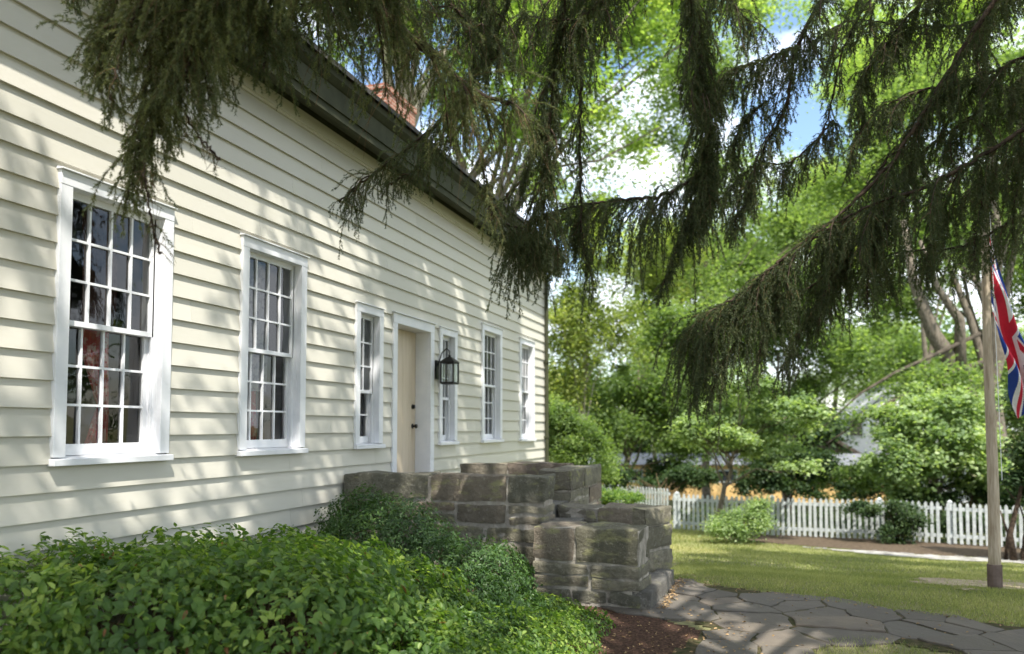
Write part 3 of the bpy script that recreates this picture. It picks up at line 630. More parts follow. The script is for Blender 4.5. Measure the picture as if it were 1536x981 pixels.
shrub('creeping_shrub', 'low spreading bright green shrub at the foot of the stone cheek wall', 'shrub',
      [(2.7, 5.5, .04, .55, .8, .20), (2.5, 4.9, .10, .60, .7, .30), (2.75, 6.3, .02, .42, .5, .12), (2.5, 6.6, .05, .4, .35, .14), (2.8, 4.3, .08, .45, .7, .26), (2.95, 5.0, .03, .4, .5, .14), (2.6, 4.2, .12, .5, .6, .34)],
      18000, .036, .55, M['hedge'], (2.7, 5.4, 0), stems=60, stem_r=.004, depth=.7)
# litter on the bed and path
def scatter_flat(n, fx, size, mat, name, label, cat):
    x, y, z = fx(n); n = len(x); P = np.stack([x, y, z + .004], 1); a = rng.uniform(0, 2 * np.pi, n); D = np.stack([np.cos(a), np.sin(a), rng.normal(0, .2, n)], 1)
    Nn = np.array([0, 0, 1.0]) + rng.normal(0, .35, (n, 3)); o = leaves(name, P, D, Nn, rng.uniform(.4, 1.3, n) * size, .55, mat, None, None, True); tag(o, label, cat, kind='stuff')
def fx_lit(n):
    x = np.concatenate([rng.uniform(2.6, 4.2, n), 3.42 + np.abs(rng.normal(0, .05, n // 3)), rng.uniform(3.4, 9, n // 2), rng.uniform(3.4, 6, n // 4)])
    y = np.concatenate([rng.uniform(3.6, 7.0, n), rng.uniform(7.1, 8.7, n // 3), np.zeros(n // 2), rng.uniform(4.8, 8.4, n // 4)])
    k = slice(n + n // 3, n + n // 3 + n // 2); y[k] = 8.62 - .42 * (x[k] - 3.3) * .98 + .06 * np.clip(x[k] - 5, 0, 9) ** 1.2 + rng.normal(0, .1, n // 2)
    z = ground(x, y) + np.where(inpoly(x, y, PATH), .024, .01); ok = ~((x < 3.38) & (y > 7.0)); return x[ok], y[ok], z[ok]
scatter_flat(900, fx_lit, .026, M['litter'], 'fallen_leaves', 'small dry leaves scattered over the mulch and along the path edge', 'fallen leaves')

# ------------------------------------------------------------------ fences
def copy_child(src, parent, loc):
    c = src.copy(); scene.collection.objects.link(c); c.parent = parent; c.location = loc; c.matrix_parent_inverse = Matrix.Identity(4); return c
def fence(label, A, B, hgt=.93, pitch=.125, every=2.44, group='white picket fences'):
    A = np.array(A); B = np.array(B); Ln = np.linalg.norm(B - A); ang = math.atan2(*(B - A)[::-1]); n = int(Ln / pitch)
    e = empty('picket_fence', (A[0], A[1], 0), ang); tag(e, label, 'fence', group)
    def gz(s): q = A + (B - A) * s / Ln; return float(ground(q[0], q[1]))
    for zo in (.16, hgt - .16):
        rl = MB()
        ns = max(2, int(Ln)); 
        for k in range(ns):
            s0, s1 = Ln * k / ns, Ln * (k + 1) / ns; z0_, z1_ = gz(s0) + zo, gz(s1) + zo
            rl.prism([(s0, 0.0, z0_), (s1, 0.0, z1_), (s1, .035, z1_), (s0, .035, z0_)], (0, 0, .075))
        r_ = rl.build('rail', M['fencepaint']); r_.parent = e
    pk = MB(); w_ = .033; t = .018
    prof = [(-w_, 0), (w_, 0), (w_, hgt - .05), (0, hgt), (-w_, hgt - .05)]
    pk.add([(x, -t, z) for x, z in prof] + [(x, -.001, z) for x, z in prof], [(0, 1, 2, 3, 4), (9, 8, 7, 6, 5)] + [(i, 5 + i, 5 + (i + 1) % 5, (i + 1) % 5) for i in range(5)])
    p0 = None; rest = MB(); cnt = 0
    for k in range(n):
        s = (k + .5) * pitch
        if p0 is None: p0 = pk.build('picket', M['fencepaint']); p0.parent = e; p0.location = (s, 0, gz(s) + .03)
        else:
            c = p0.copy(); scene.collection.objects.link(c); c.parent = e; c.location = (s, random.uniform(-.002, 0), gz(s) + .03 + random.uniform(-.006, .006)); c.rotation_euler = (0, random.uniform(-.014, .014), 0)
    q0 = MB(); q0.box(-.045, .045, .036, .126, -.1, hgt + .03); q0.add([(-.055, .026, hgt + .03), (.055, .026, hgt + .03), (.055, .136, hgt + .03), (-.055, .136, hgt + .03), (0, .081, hgt + .08)], [(0, 1, 4), (1, 2, 4), (2, 3, 4), (3, 0, 4), (3, 2, 1, 0)])
    first = None; s = .1
    while s < Ln:
        if first is None: first = q0.build('post', M['fencepaint']); first.parent = e; first.location = (s, 0, gz(s))
        else:
            c = first.copy(); scene.collection.objects.link(c); c.parent = e; c.location = (s, 0, gz(s))
        s += every
    return e
Fa = (1.85, fence_y(1.85)); Fb = (8.0, fence_y(8.0)); Fc = (13.0, fence_y(13.0))
fence('white picket fence running behind the lawn and the small leaning tree', Fa, Fb)
fence('white picket fence section behind the flagpole at the right edge', (8.06, fence_y(8.06)), Fc, .92, .125, 1.7)
fence('far white picket fence seen behind the stoop near the house corner', (-2.2, 26.6), (1.5, 23.8))

# ------------------------------------------------------------------ flagpole and flag
pb = np.array([6.50, 9.27]); pz = float(ground(*pb))
fp = empty('flagpole', (pb[0], pb[1], pz)); tag(fp, 'weathered round wooden flagpole with a brown sleeve at its foot', 'flagpole')
ptop = survey(1476, 292, 8.35); 
b = MB(); pts = [np.array([pb[0], pb[1], pz + .12]) * (1 - t) + ptop * t + np.array([.008 * math.sin(t * 7), 0, 0]) for t in np.linspace(0, 1, 16)]
b.tube(pts, [.058 - .026 * t for t in np.linspace(0, 1, 16)], 14); b.build('pole', M['polewood'], fp, smooth=True)
b = MB(); b.tube([(pb[0], pb[1], pz - .1), (pb[0], pb[1], pz + .25)], .068, 14); b.build('base_sleeve', M['sleeve'], fp, smooth=False)
b = MB(); b.tube([ptop - (0, 0, .03), ptop + (0, 0, .02), ptop + (0, 0, .05)], [.045, .045, .02], 10); b.build('top_cap', M['sleeve'], fp)
b = MB(); b.tube([ptop + np.array([.04, -.03, -.03]), np.array([pb[0] + .085, pb[1] - .03, pz + 1.1])], .004, 5); b.build('halyard', M['white'], fp)
def jack(u, v):
    """u 0..1 along a 2:1 flag, v 0..1 up; 0 blue 1 white 2 red"""
    x = u * 60 - 30; y = v * 30 - 15
    if abs(x) <= 3 or abs(y) <= 3: return 2
    if abs(x) <= 5 or abs(y) <= 5: return 1
    s5 = math.sqrt(5); d1 = (x - 2 * y) / s5; d2 = (x + 2 * y) / s5     # distances from both diagonals
    for d, left in ((d1, x < 0), (d2, x < 0)):
        if abs(d) <= 3:
            if d is d1: r = (0 < d <= 2) if left else (-2 <= d < 0)
            else: r = (-2 <= d < 0) if left else (0 < d <= 2)
            return 2 if r else 1
    return 0
def cloth(name, c): return simple(name, c, tuple(min(1, q * 1.12) for q in c), 30, .75, .2, .1, .002)
NU, NV = 150, 76; ht = survey(1484, 352, 8.3); dn = np.array([0, 0, -1.0]); rtv = _rt; bk = np.array([-_rt[1], _rt[0], 0]) 
fmesh = MB(); Lf, Hf = 1.72, .92; V = []
for j in range(NV + 1):
    v = j / NV                                        # 0 = top hoist corner, 1 = bottom hoist corner
    for i in range(NU + 1):
        u = i / NU; ho = ht + dn * Hf * .92 * v * (1 - .0 * u)
        a0, d0 = .44 * u ** .9, 1.52 * u; a1, d1 = .27 * u ** 1.15, .80 + 1.10 * u
        across = a0 * (1 - v) + a1 * v + .012 * math.sin(v * 11 + u * 4) * u; drop = d0 * (1 - v) + d1 * v + .02 * math.sin(v * 9) * u
        fold = u ** .6 * (.11 * math.sin(v * 10.5 + u * 4.0) + .03 * math.sin(u * 12 + v * 5))
        p = ht + dn * drop + rtv * across + bk * fold
        V.append(p)
F = [(j * (NU + 1) + i, (j + 1) * (NU + 1) + i, (j + 1) * (NU + 1) + i + 1, j * (NU + 1) + i + 1) for j in range(NV) for i in range(NU)]
fmesh.v = [tuple(p) for p in V]; fmesh.f = F; fmesh.r = [0.5] * len(V); fmesh.m = [jack((i + .5) / NU, 1 - (j + .5) / NV) for j in range(NV) for i in range(NU)]
fo = fmesh.build('flag', [cloth('flag_blue', (.025, .06, .30)), cloth('flag_white', (.78, .78, .80)), cloth('flag_red', (.60, .03, .06))], None, smooth=True)
tag(fo, 'red, white and blue union flag hanging limp from the wooden pole', 'flag')
# ------------------------------------------------------------------ trees
def tree(name, label, cat, base, blobs, leafmat_, barkmat, nclump=60, per=260, clump_r=.55, lsize=.1, trunk_r=.14, trunk=None, group=None, limbs=26, W=.6, flat=.55, shell=.55, seed=0, droop=.3, extra=None, limbmat=None):
    r = np.random.default_rng(seed + 100); bx, by = base[0], base[1]; bz = float(ground(bx, by)) if len(base) < 3 else base[2]
    e = empty(name, (bx, by, bz)); tag(e, label, cat, group); B = np.array(blobs, float)
    vol = B[:, 3] * B[:, 4] * B[:, 5]; pk = r.choice(len(B), nclump, p=vol / vol.sum()); u = nrm(r.normal(size=(nclump, 3))); rad = (shell + (1 - shell) * r.random(nclump)) ** (1)
    Cc = B[pk, :3] + u * B[pk, 3:] * rad[:, None] * r.uniform(.85, 1.12, (nclump, 1))
    if trunk is None: top = B[:, :3].mean(0); trunk = [(bx, by, bz - .15), ((bx * 2 + top[0]) / 3, (by * 2 + top[1]) / 3, bz + (top[2] - bz) * .35), (top[0], top[1], top[2] + B[:, 5].max() * .5)]
    tp = np.array(trunk, float); seg = np.linspace(0, len(tp) - 1, 14); tpts = np.stack([np.interp(seg, range(len(tp)), tp[:, k]) for k in range(3)], 1)
    tpts[1:-1] += r.normal(0, trunk_r * .25, (12, 3)); tr = MB(); rr_ = [trunk_r * (1.25 if i == 0 else 1) * (1 - .85 * i / 13) for i in range(14)]; tr.tube(tpts, rr_, 10)
    order = r.permutation(nclump)[:limbs]
    for k in order:
        tip = Cc[k]; zt = np.clip((tip[2] - tpts[:, 2].min()) * r.uniform(.35, .8) + tpts[:, 2].min(), tpts[2, 2], tpts[-2, 2]); i0 = int(np.argmin(abs(tpts[:, 2] - zt))); s = tpts[i0]
        m1 = s * .6 + tip * .4 + np.array([0, 0, .12 * np.linalg.norm(tip - s)]) + r.normal(0, .1, 3) * trunk_r * 4; r0 = min(rr_[i0] * .55, .018 * np.linalg.norm(tip - s) + .01)
        tr.tube([s, (s + m1) / 2 + r.normal(0, .05, 3), m1, (m1 + tip) / 2 + r.normal(0, .06, 3), tip], [r0, r0 * .85, r0 * .6, r0 * .4, r0 * .15], 6, cap=False)
    lb = tr if limbmat is None else MB()
    for k_, (path, r0) in enumerate(extra or []):
        path = np.array(path, float); n_ = len(path); (tr if k_ < 2 else lb).tube(path, [r0 * (1 - .75 * i / (n_ - 1)) for i in range(n_)], 8)
    if limbmat is not None: lb.build('limb', limbmat, e, smooth=True)
    tr.build('trunk', barkmat, e, smooth=True)
    n = nclump * per; c = np.repeat(np.arange(nclump), per); size = clump_r * r.uniform(.55, 1.35, nclump)[c]
    q = nrm(r.normal(size=(n, 3))) * (r.random((n, 1)) ** .5) * np.clip(r.normal(1, .35, (n, 1)), .2, 2.2); P = Cc[c] + q * size[:, None] * np.array([1, 1, flat]); P[:, 2] -= .12 * size * (q[:, 0] ** 2 + q[:, 1] ** 2)
    a = r.uniform(0, 2 * np.pi, n); D = np.stack([np.cos(a), np.sin(a), r.normal(-droop, .35, n)], 1); Nn = np.array([0, 0, 1.0]) + r.normal(0, .45, (n, 3)) + q * .5
    rn = np.clip(r.normal(.42, .24, n) + r.normal(0, .18, nclump)[c], 0, 1)
    ok = P[:, 2] > ground(P[:, 0], P[:, 1]) + .02; leaves('crown', P[ok], D[ok], Nn[ok], (lsize * r.uniform(.6, 1.3, n))[ok], W, leafmat_, e, rn[ok], False); return e
def blob(px, py, d, rx, rz, ry=None):
    p = survey(px, py, d); return (p[0], p[1], p[2], rx, ry or rx, rz)
def gpt(px, d):
    p = survey(px, 700, d); return (p[0], p[1])
G1 = 'trees behind the house'
tree('maple_tree', 'tall yellow-green maple rising over the roof behind the brick chimney', 'tree', (-6.0, 19.0), [blob(640, -20, 22, 3.4, 3.0), blob(480, -60, 21, 3, 2.4), blob(780, 60, 24, 2.8, 2.8), blob(590, -160, 22, 4, 3), blob(690, 130, 23, 1.8, 1.5)],
     M['maple'], M['palebark'], 190, 240, 1.0, .15, .30, trunk=[(-6.0, 19.0, 0), survey(603, 150, 22.0), survey(590, -120, 22)], group=G1, seed=1, limbs=16, flat=.8, shell=.2)
tree('maple_tree', 'bright green maple with a forked trunk above the middle of the eave', 'tree', (-3.6, 23.5), [blob(860, 60, 27, 3.6, 3.4), blob(960, -60, 27, 3.6, 2.8), blob(820, 200, 27, 2.8, 2.4), blob(940, 230, 28, 2.0, 1.2), blob(1080, -40, 29, 3.0, 2.2), blob(900, 320, 27, 1.8, .9)],
     M['maple'], M['bark'], 190, 240, 1.0, .16, .28, trunk=[(-3.6, 23.5, -1.2), survey(700, 300, 26), survey(646, 60, 24)], group=G1, seed=2, limbs=16, flat=.8, shell=.2,
     extra=[([survey(700, 300, 26), survey(760, 260, 26), survey(900, 240, 26.5), survey(990, 190, 27)], .08), ([survey(800, 300, 26), survey(850, 200, 26), survey(960, 90, 26)], .08)])
tree('birch_tree', 'pale yellowish birch standing just beyond the house corner', 'tree', gpt(868, 26), [blob(865, 480, 26, 1.3, 2.1), blob(890, 380, 26, 1.3, 1.5), blob(850, 570, 26, 1.2, 1.3), blob(930, 500, 28, 1.1, 1.3)], M['birch'], M['palebark'], 90, 260, .7, .12, .10, seed=3, group='pale trees near the house corner', limbs=12, flat=.9, shell=.2)
tree('birch_tree', 'slim light green birch with thin pale stem behind the first birch', 'tree', gpt(990, 33), [blob(985, 400, 33, 1.7, 1.8), blob(870, 330, 33, 1.5, 1.4), blob(1000, 500, 33, 1.4, 1.2)], M['birch'], M['palebark'], 60, 240, .8, .15, .12, seed=4, group='pale trees near the house corner', limbs=10, flat=.9, shell=.2)
tree('evergreen_bush', 'dark green bush growing right beside the house corner', 'bush', gpt(862, 18.5), [blob(862, 668, 18.5, .75, .66), blob(838, 630, 18.5, .5, .6), blob(905, 700, 19, .5, .35)], M['green1'], M['bark'], 60, 320, .36, .07, .05, seed=5, limbs=10, flat=.8, shell=.3)
G2 = 'leafy trees beyond the picket fence'
tree('linden_tree', 'broad mid-green tree filling the gap between house corner and small leaning tree', 'tree', gpt(930, 30), [blob(960, 600, 30, 2.5, 1.8), blob(1020, 500, 31, 2.4, 1.8), blob(900, 640, 29, 1.5, 1.1), blob(880, 560, 31, 1.3, 1.0), blob(1030, 660, 29, 1.2, .7)], M['green1'], M['bark'], 170, 290, .75, .14, .2, group=G2, seed=6, limbs=14, flat=.75, shell=.2)
tree('linden_tree', 'large green tree behind the small leaning tree, with dark low boughs', 'tree', gpt(1180, 32), [blob(1150, 470, 32, 3.0, 2.2), blob(1250, 530, 32, 2.4, 1.5), blob(1090, 610, 30, 1.7, 1.1), blob(1180, 600, 31, 1.8, 1.2), blob(1170, 660, 29, 1.0, .5)], M['green1'], M['bark'], 180, 290, .8, .14, .24, group=G2, seed=7, limbs=14, flat=.75, shell=.2)
tree('oak_tree', 'big oak with pale forked trunk behind the flagpole', 'tree', gpt(1470, 25), [blob(1420, 330, 26.5, 3.0, 2.1), blob(1330, 430, 27, 2.3, 1.6), blob(1560, 420, 26, 1.8, 2.0), blob(1300, 250, 28, 2.8, 2.0), blob(1500, 170, 26, 3.2, 2.2), blob(1270, 520, 25, 1.6, .8), blob(1330, 580, 24, 1.3, .6), blob(1540, 570, 26, 1.4, 1.0), blob(1350, 120, 28, 2.4, 1.4), blob(1420, 560, 23.5, 1.3, .5), blob(1300, 620, 22.3, .7, .3)],
     M['green1'], M['bark'], 250, 270, .85, .14, .34, trunk=[survey(1500, 790, 25), survey(1490, 560, 25), survey(1500, 400, 25), survey(1480, 180, 25)], group=G2, seed=8, limbs=14, flat=.7, shell=.2, limbmat=M['darkbark'],
     extra=[([survey(1462, 640, 24.6), survey(1440, 560, 24.6), survey(1400, 500, 24.6), survey(1370, 420, 24.6), survey(1355, 330, 24.6)], .34), ([survey(1440, 560, 24.4), survey(1440, 480, 24.4), survey(1405, 430, 24.2), survey(1380, 360, 24)], .20),
            ([survey(1480, 540, 24.5), survey(1400, 570, 23.5), survey(1330, 605, 23), survey(1240, 665, 22.5)], .085), ([survey(1470, 500, 24.5), survey(1340, 560, 23.8), survey(1290, 590, 23.4), survey(1235, 640, 23)], .07)])
tree('viburnum_tree', 'rounded pale green broad-leaved tree just behind the fence left of the flagpole', 'tree', gpt(1410, 21.5), [blob(1400, 640, 21.5, 1.55, 1.05), blob(1360, 690, 21, 1.0, .7), blob(1450, 700, 21, 1.0, .65), blob(1440, 600, 21.5, 1.0, .6), blob(1345, 720, 21, .6, .4)], M['green2'], M['bark'], 150, 210, .36, .12, .09, seed=9, flat=.7, W=.75, limbs=14, shell=.5)
tree('dogwood_tree', 'small dogwood with a thin leaning trunk in front of the fence', 'tree', tuple(survey(1075, 782, 18.9)), [blob(1120, 640, 18.8, 1.0, .6), blob(1180, 620, 18.5, .8, .5), blob(1060, 640, 19, .7, .5), blob(1195, 690, 18.4, .55, .3), blob(1120, 570, 18.6, .7, .35), blob(1090, 695, 18.8, .5, .2)], M['green2'], M['bark'], 90, 190, .32, .10, .075,
     trunk=[survey(1075, 782, 18.9), survey(1085, 740, 18.9), survey(1098, 700, 18.9), survey(1102, 655, 18.8), survey(1125, 600, 18.7)], seed=10, flat=.45, limbs=16, extra=[([survey(1100, 690, 18.9), survey(1075, 668, 18.9), survey(1055, 640, 18.9)], .04), ([survey(1101, 680, 18.9), survey(1140, 650, 18.8), survey(1180, 625, 18.6)], .035)], W=.7)
GB = 'dark bushes behind the fence'
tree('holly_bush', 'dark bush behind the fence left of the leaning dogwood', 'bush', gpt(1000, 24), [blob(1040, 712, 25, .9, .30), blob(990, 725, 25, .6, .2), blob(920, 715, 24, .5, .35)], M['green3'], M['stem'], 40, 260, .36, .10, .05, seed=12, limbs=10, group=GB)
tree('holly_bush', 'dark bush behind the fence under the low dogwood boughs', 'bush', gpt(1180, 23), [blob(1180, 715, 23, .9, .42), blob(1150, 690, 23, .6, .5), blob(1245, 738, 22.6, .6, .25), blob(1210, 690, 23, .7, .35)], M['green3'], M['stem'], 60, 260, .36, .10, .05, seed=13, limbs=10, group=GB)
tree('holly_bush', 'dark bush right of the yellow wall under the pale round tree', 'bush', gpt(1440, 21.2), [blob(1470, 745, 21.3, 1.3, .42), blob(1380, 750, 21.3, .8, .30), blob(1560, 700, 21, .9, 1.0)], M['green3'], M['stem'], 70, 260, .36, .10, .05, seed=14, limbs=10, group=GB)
tree('lilac_bush', 'loose mid-green bush before the yellow wall and the white house', 'bush', gpt(1265, 26), [blob(1262, 715, 26, 1.0, .45), blob(1305, 700, 25, .55, .25)], M['green1'], M['stem'], 40, 240, .38, .10, .05, seed=15, limbs=10)
tree('forsythia_bush', 'bright yellow-green bush at the foot of the leaning dogwood', 'bush', gpt(1118, 17.6), [blob(1115, 785, 17.6, .60, .30), blob(1145, 768, 17.8, .4, .25), blob(1085, 790, 17.4, .35, .16)], M['green2'], M['stem'], 46, 260, .22, .06, .03, seed=16, limbs=20, flat=.9)
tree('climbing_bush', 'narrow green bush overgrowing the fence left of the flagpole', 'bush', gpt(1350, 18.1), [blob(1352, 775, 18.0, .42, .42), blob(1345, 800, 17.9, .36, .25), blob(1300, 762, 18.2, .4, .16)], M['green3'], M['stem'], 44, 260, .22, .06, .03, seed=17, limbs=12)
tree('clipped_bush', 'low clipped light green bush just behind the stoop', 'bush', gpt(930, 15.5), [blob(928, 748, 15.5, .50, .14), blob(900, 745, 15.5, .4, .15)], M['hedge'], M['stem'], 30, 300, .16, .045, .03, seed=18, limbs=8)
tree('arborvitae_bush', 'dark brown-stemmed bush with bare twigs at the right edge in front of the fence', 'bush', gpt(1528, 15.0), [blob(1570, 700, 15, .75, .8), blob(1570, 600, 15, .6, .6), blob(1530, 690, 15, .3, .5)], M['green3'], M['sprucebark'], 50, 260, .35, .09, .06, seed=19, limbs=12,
     extra=[([survey(1522, 846, 14.8), survey(1515, 800, 14.8), survey(1530, 740, 14.9), survey(1545, 660, 15)], .07), ([survey(1508, 845, 15), survey(1512, 800, 15), survey(1500, 765, 15)], .04)])
tree('ash_tree', 'loose light-crowned tree rising in the middle above the white fence', 'tree', gpt(1060, 36), [blob(1040, 110, 36, 3.2, 3.0), blob(1060, 260, 36, 2.8, 2.0), blob(1180, 330, 36, 3.0, 1.6), blob(960, 10, 36, 3, 2), blob(1130, 0, 36, 2.5, 1.5), blob(960, 200, 36, 2.0, 1.4), blob(1060, 400, 36, 2.4, 1.6)], M['green1'], M['bark'], 210, 150, 1.2, .19, .2, group=G2, seed=20, limbs=16, flat=.8, shell=.1)
tree('ash_tree', 'loose yellowish-crowned tree high behind the flagpole', 'tree', gpt(1400, 38), [blob(1330, 120, 38, 3.4, 2.4), blob(1440, 20, 38, 3.6, 2.6), blob(1520, 140, 38, 2.6, 2.4), blob(1250, 280, 38, 2.4, 1.4), blob(1290, 0, 38, 2.4, 1.6)], M['maple'], M['bark'], 190, 150, 1.2, .19, .2, group=G2, seed=21, limbs=16, flat=.8, shell=.1)
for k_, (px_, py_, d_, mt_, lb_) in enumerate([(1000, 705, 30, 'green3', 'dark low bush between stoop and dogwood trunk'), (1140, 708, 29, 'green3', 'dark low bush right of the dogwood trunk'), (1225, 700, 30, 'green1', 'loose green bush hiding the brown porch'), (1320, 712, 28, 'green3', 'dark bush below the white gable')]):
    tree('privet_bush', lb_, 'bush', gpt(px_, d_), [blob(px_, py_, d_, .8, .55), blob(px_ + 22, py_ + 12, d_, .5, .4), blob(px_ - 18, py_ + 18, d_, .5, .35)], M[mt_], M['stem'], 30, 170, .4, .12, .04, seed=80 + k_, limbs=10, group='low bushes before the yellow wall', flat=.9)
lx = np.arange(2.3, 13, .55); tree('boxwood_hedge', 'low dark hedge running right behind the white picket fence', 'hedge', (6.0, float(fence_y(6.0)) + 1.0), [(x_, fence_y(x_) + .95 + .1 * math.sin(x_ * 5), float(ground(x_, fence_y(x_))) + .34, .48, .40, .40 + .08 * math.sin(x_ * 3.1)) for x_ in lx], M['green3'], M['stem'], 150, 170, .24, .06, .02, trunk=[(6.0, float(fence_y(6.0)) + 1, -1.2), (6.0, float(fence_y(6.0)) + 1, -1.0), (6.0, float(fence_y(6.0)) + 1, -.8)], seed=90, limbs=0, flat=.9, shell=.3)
G3 = 'distant trees along the horizon'
for i, (px, py, d, rx, rz, mt, lb) in enumerate([(830, 600, 48, 4, 3.2, 'green1', 'distant green tree seen past the house corner'), (1010, 560, 52, 5, 4.5, 'green2', 'distant pale tree left of the leaning dogwood'), (1130, 400, 55, 5, 5.0, 'green1', 'distant tall tree above the dogwood'), (1330, 540, 58, 5.5, 4.0, 'green2', 'distant pale tree above the white house'), (1420, 560, 48, 4.5, 4.2, 'green1', 'distant tree between white house and flagpole'), (1560, 560, 45, 4.5, 4.8, 'green2', 'distant pale tree behind the flag'), (1010, 380, 60, 5, 3.6, 'birch', 'distant yellowish treetop over the far fence'), (1250, 330, 62, 5.5, 4.5, 'birch', 'distant yellowish treetop over the white house'), (1480, 300, 60, 7, 6, 'green1', 'distant tall tree behind the forked oak'), (1160, 640, 46, 4.0, 1.8, 'green3', 'distant dark tree low behind the dogwood'), (980, 655, 50, 5.0, 1.6, 'green3', 'distant dark low trees above the yellow wall'), (1340, 90, 60, 6, 4, 'maple', 'distant bright treetop high above the oak')]):
    tree('distant_tree', lb, 'tree', gpt(px, d), [blob(px, py, d, rx, rz), blob(px + 30, py + 60, d - 1, rx * .7, rz * .6)], M[mt], M['bark'], 150, 220, 1.3, .26, .3, group=G3, seed=30 + i, limbs=10, flat=.8, shell=.1)
G4 = 'shade trees beside the lawn'
tree('unseen_shade_tree', 'unseen maple added over the path to dapple the house wall with shade', 'tree', (9.5, -1.5), [(3.4, 4.4, 11, 2.0, 2.2, 1.4), (4.0, 7.0, 13, 2.4, 2.6, 1.5), (6.5, 2.5, 13.5, 2.5, 2.5, 1.6)], M['maple'], M['bark'], 36, 330, .45, .2, .35, seed=64, group=G4, limbs=16, shell=.1)  # out of view, added to cast broken shade on the wall
tree('unseen_shade_tree', 'unseen maple added beyond the right edge to dapple the lawn with shade', 'tree', (12.5, 4.5), [(11, 5, 11.5, 3.4, 3.4, 2.4), (9.5, 8.0, 12.5, 3.0, 2.8, 2.0), (13.5, 2, 11, 2.8, 2.8, 2.4)], M['maple'], M['bark'], 60, 420, .62, .24, .35, seed=61, group=G4, limbs=16, shell=.1)  # added off to the side; clumps and gaps throw dapples on the lawn
tree('unseen_shade_tree', 'second unseen maple added on the right to shade lawn and path', 'tree', (14.5, -2), [(11.5, 0, 10.5, 3.2, 3, 2.4), (9.5, 2.5, 10.8, 2.6, 2.6, 1.8)], M['maple'], M['bark'], 50, 420, .62, .24, .35, seed=62, group=G4, limbs=16, shell=.1)  # another off-view tree put in for shade on lawn and path
tree('unseen_shade_tree', 'far maple on the right lawn across from the house front', 'tree', (17, 12), [(16, 12, 5, 4.0, 4, 4.5), (14.5, 16, 4, 2.5, 2.5, 3.0)], M['green1'], M['bark'], 120, 170, 1.0, .24, .35, seed=63, group=G4, limbs=16)

# ------------------------------------------------------------------ houses beyond the fence
yb = empty('yellow_building', tuple(survey(1110, 760, 40))); tag(yb, 'long low ochre-yellow building with grey windows behind the fence', 'building')
yb.rotation_euler = (0, 0, R(14)); yb.location.z = -2.6
def loc_build(mb, name, mat, par, **k):
    o = mb.build(name, mat, None, **k); o.parent = par; return o
b = MB(); b.box(-7.2, 7.6, 0, 4, 0, 2.35); loc_build(b, 'wall', M['yellow'], yb)
b = MB(); b.prism([(-7.6, -.35, 2.35), (-7.6, 2, 2.85), (-7.6, 4.3, 2.35)], (15.6, 0, 0)); loc_build(b, 'roof', M['greyroof'], yb)
for x in (-5.9, -3.4, -1.2, 1.6, 4.0, 6.0):
    b = MB(); b.box(x, x + 1.1, -.03, .0, 1.45, 2.1); wn = loc_build(b, 'window', M['fencepaint'], yb); b = MB(); b.box(x + .07, x + 1.03, -.036, -.03, 1.52, 2.03); loc_build(b, 'pane', M['darkglass'], wn)
wh = empty('white_house', tuple(survey(1290, 760, 47))); wh.location.z = -3.0; wh.rotation_euler = (0, 0, R(8)); tag(wh, 'white gabled house with brown porch roof behind the trees', 'house')
b = MB(); b.box(-1.6, 6, 0, 6, 0, 4.2); b.prism([(-1.6, 0, 4.2), (6, 0, 4.2), (2.2, 0, 6.9)], (0, 6, 0)); loc_build(b, 'wall', M['farwhite'], wh)
b = MB(); b.prism([(-2.0, -.3, 4.0), (2.2, -.3, 7.05), (2.2, -.3, 7.25), (-2.2, -.3, 4.1)], (0, 6.6, 0)); b.prism([(6.4, -.3, 4.0), (6.6, -.3, 4.1), (2.2, -.3, 7.25), (2.2, -.3, 7.05)], (0, 6.6, 0)); loc_build(b, 'roof', M['paleroof'], wh)
b = MB(); b.prism([(-3.6, -2.4, 4.9), (-3.6, 0, 4.9), (.5, 0, 2.4), (.5, -2.4, 2.4)][::-1], (0, 0, .22)); b.box(.5, 4, -1.8, 0, 2.8, 3.0); loc_build(b, 'porch_roof', M['brownwall'], wh)
b = MB(); b.box(-3.2, -1.6, -2, 0, 0, 4.4); loc_build(b, 'side_wall', M['brownwall'], wh)
for (x, z) in ((-.55, 4.05), (2.2, 4.05), (2.6, .9)):
    b = MB(); b.box(x, x + .85, -.05, .0, z, z + 1.2); wn = loc_build(b, 'window', M['fencepaint'], wh); b = MB(); b.box(x + .08, x + .77, -.06, -.05, z + .08, z + 1.12); loc_build(b, 'pane', M['darkglass'], wn)

# ------------------------------------------------------------------ the spruce hanging over everything
SP = np.array([5.3, -2.3])
spruce = empty('spruce_tree', (SP[0], SP[1], 0)); tag(spruce, 'old spruce with long drooping boughs hanging over the path and house front', 'tree')
b = MB(); tz = np.linspace(-.1, 15, 16); b.tube([(SP[0] + .05 * math.sin(z), SP[1] + .05 * math.cos(z * .7), z) for z in tz], [.42 * (1 - z / 16.5) + .03 for z in tz], 16); b.build('trunk', M['sprucebark'], spruce, smooth=True)
def smooth_path(ctrl, n):
    c = np.array(ctrl, float); m = len(c)
    if m < 3: return np.stack([np.linspace(c[0, k], c[-1, k], n) for k in range(3)], 1)
    t = np.linspace(0, m - 1.0001, n); i = t.astype(int); f = (t - i)[:, None]
    p0 = c[np.clip(i - 1, 0, m - 1)]; p1 = c[i]; p2 = c[np.clip(i + 1, 0, m - 1)]; p3 = c[np.clip(i + 2, 0, m - 1)]
    return .5 * (2 * p1 + (p2 - p0) * f + (2 * p0 - 5 * p1 + 4 * p2 - p3) * f * f + (3 * p1 - p0 - 3 * p2 + p3) * f ** 3)
DOWN = np.array([0, 0, -1.0])
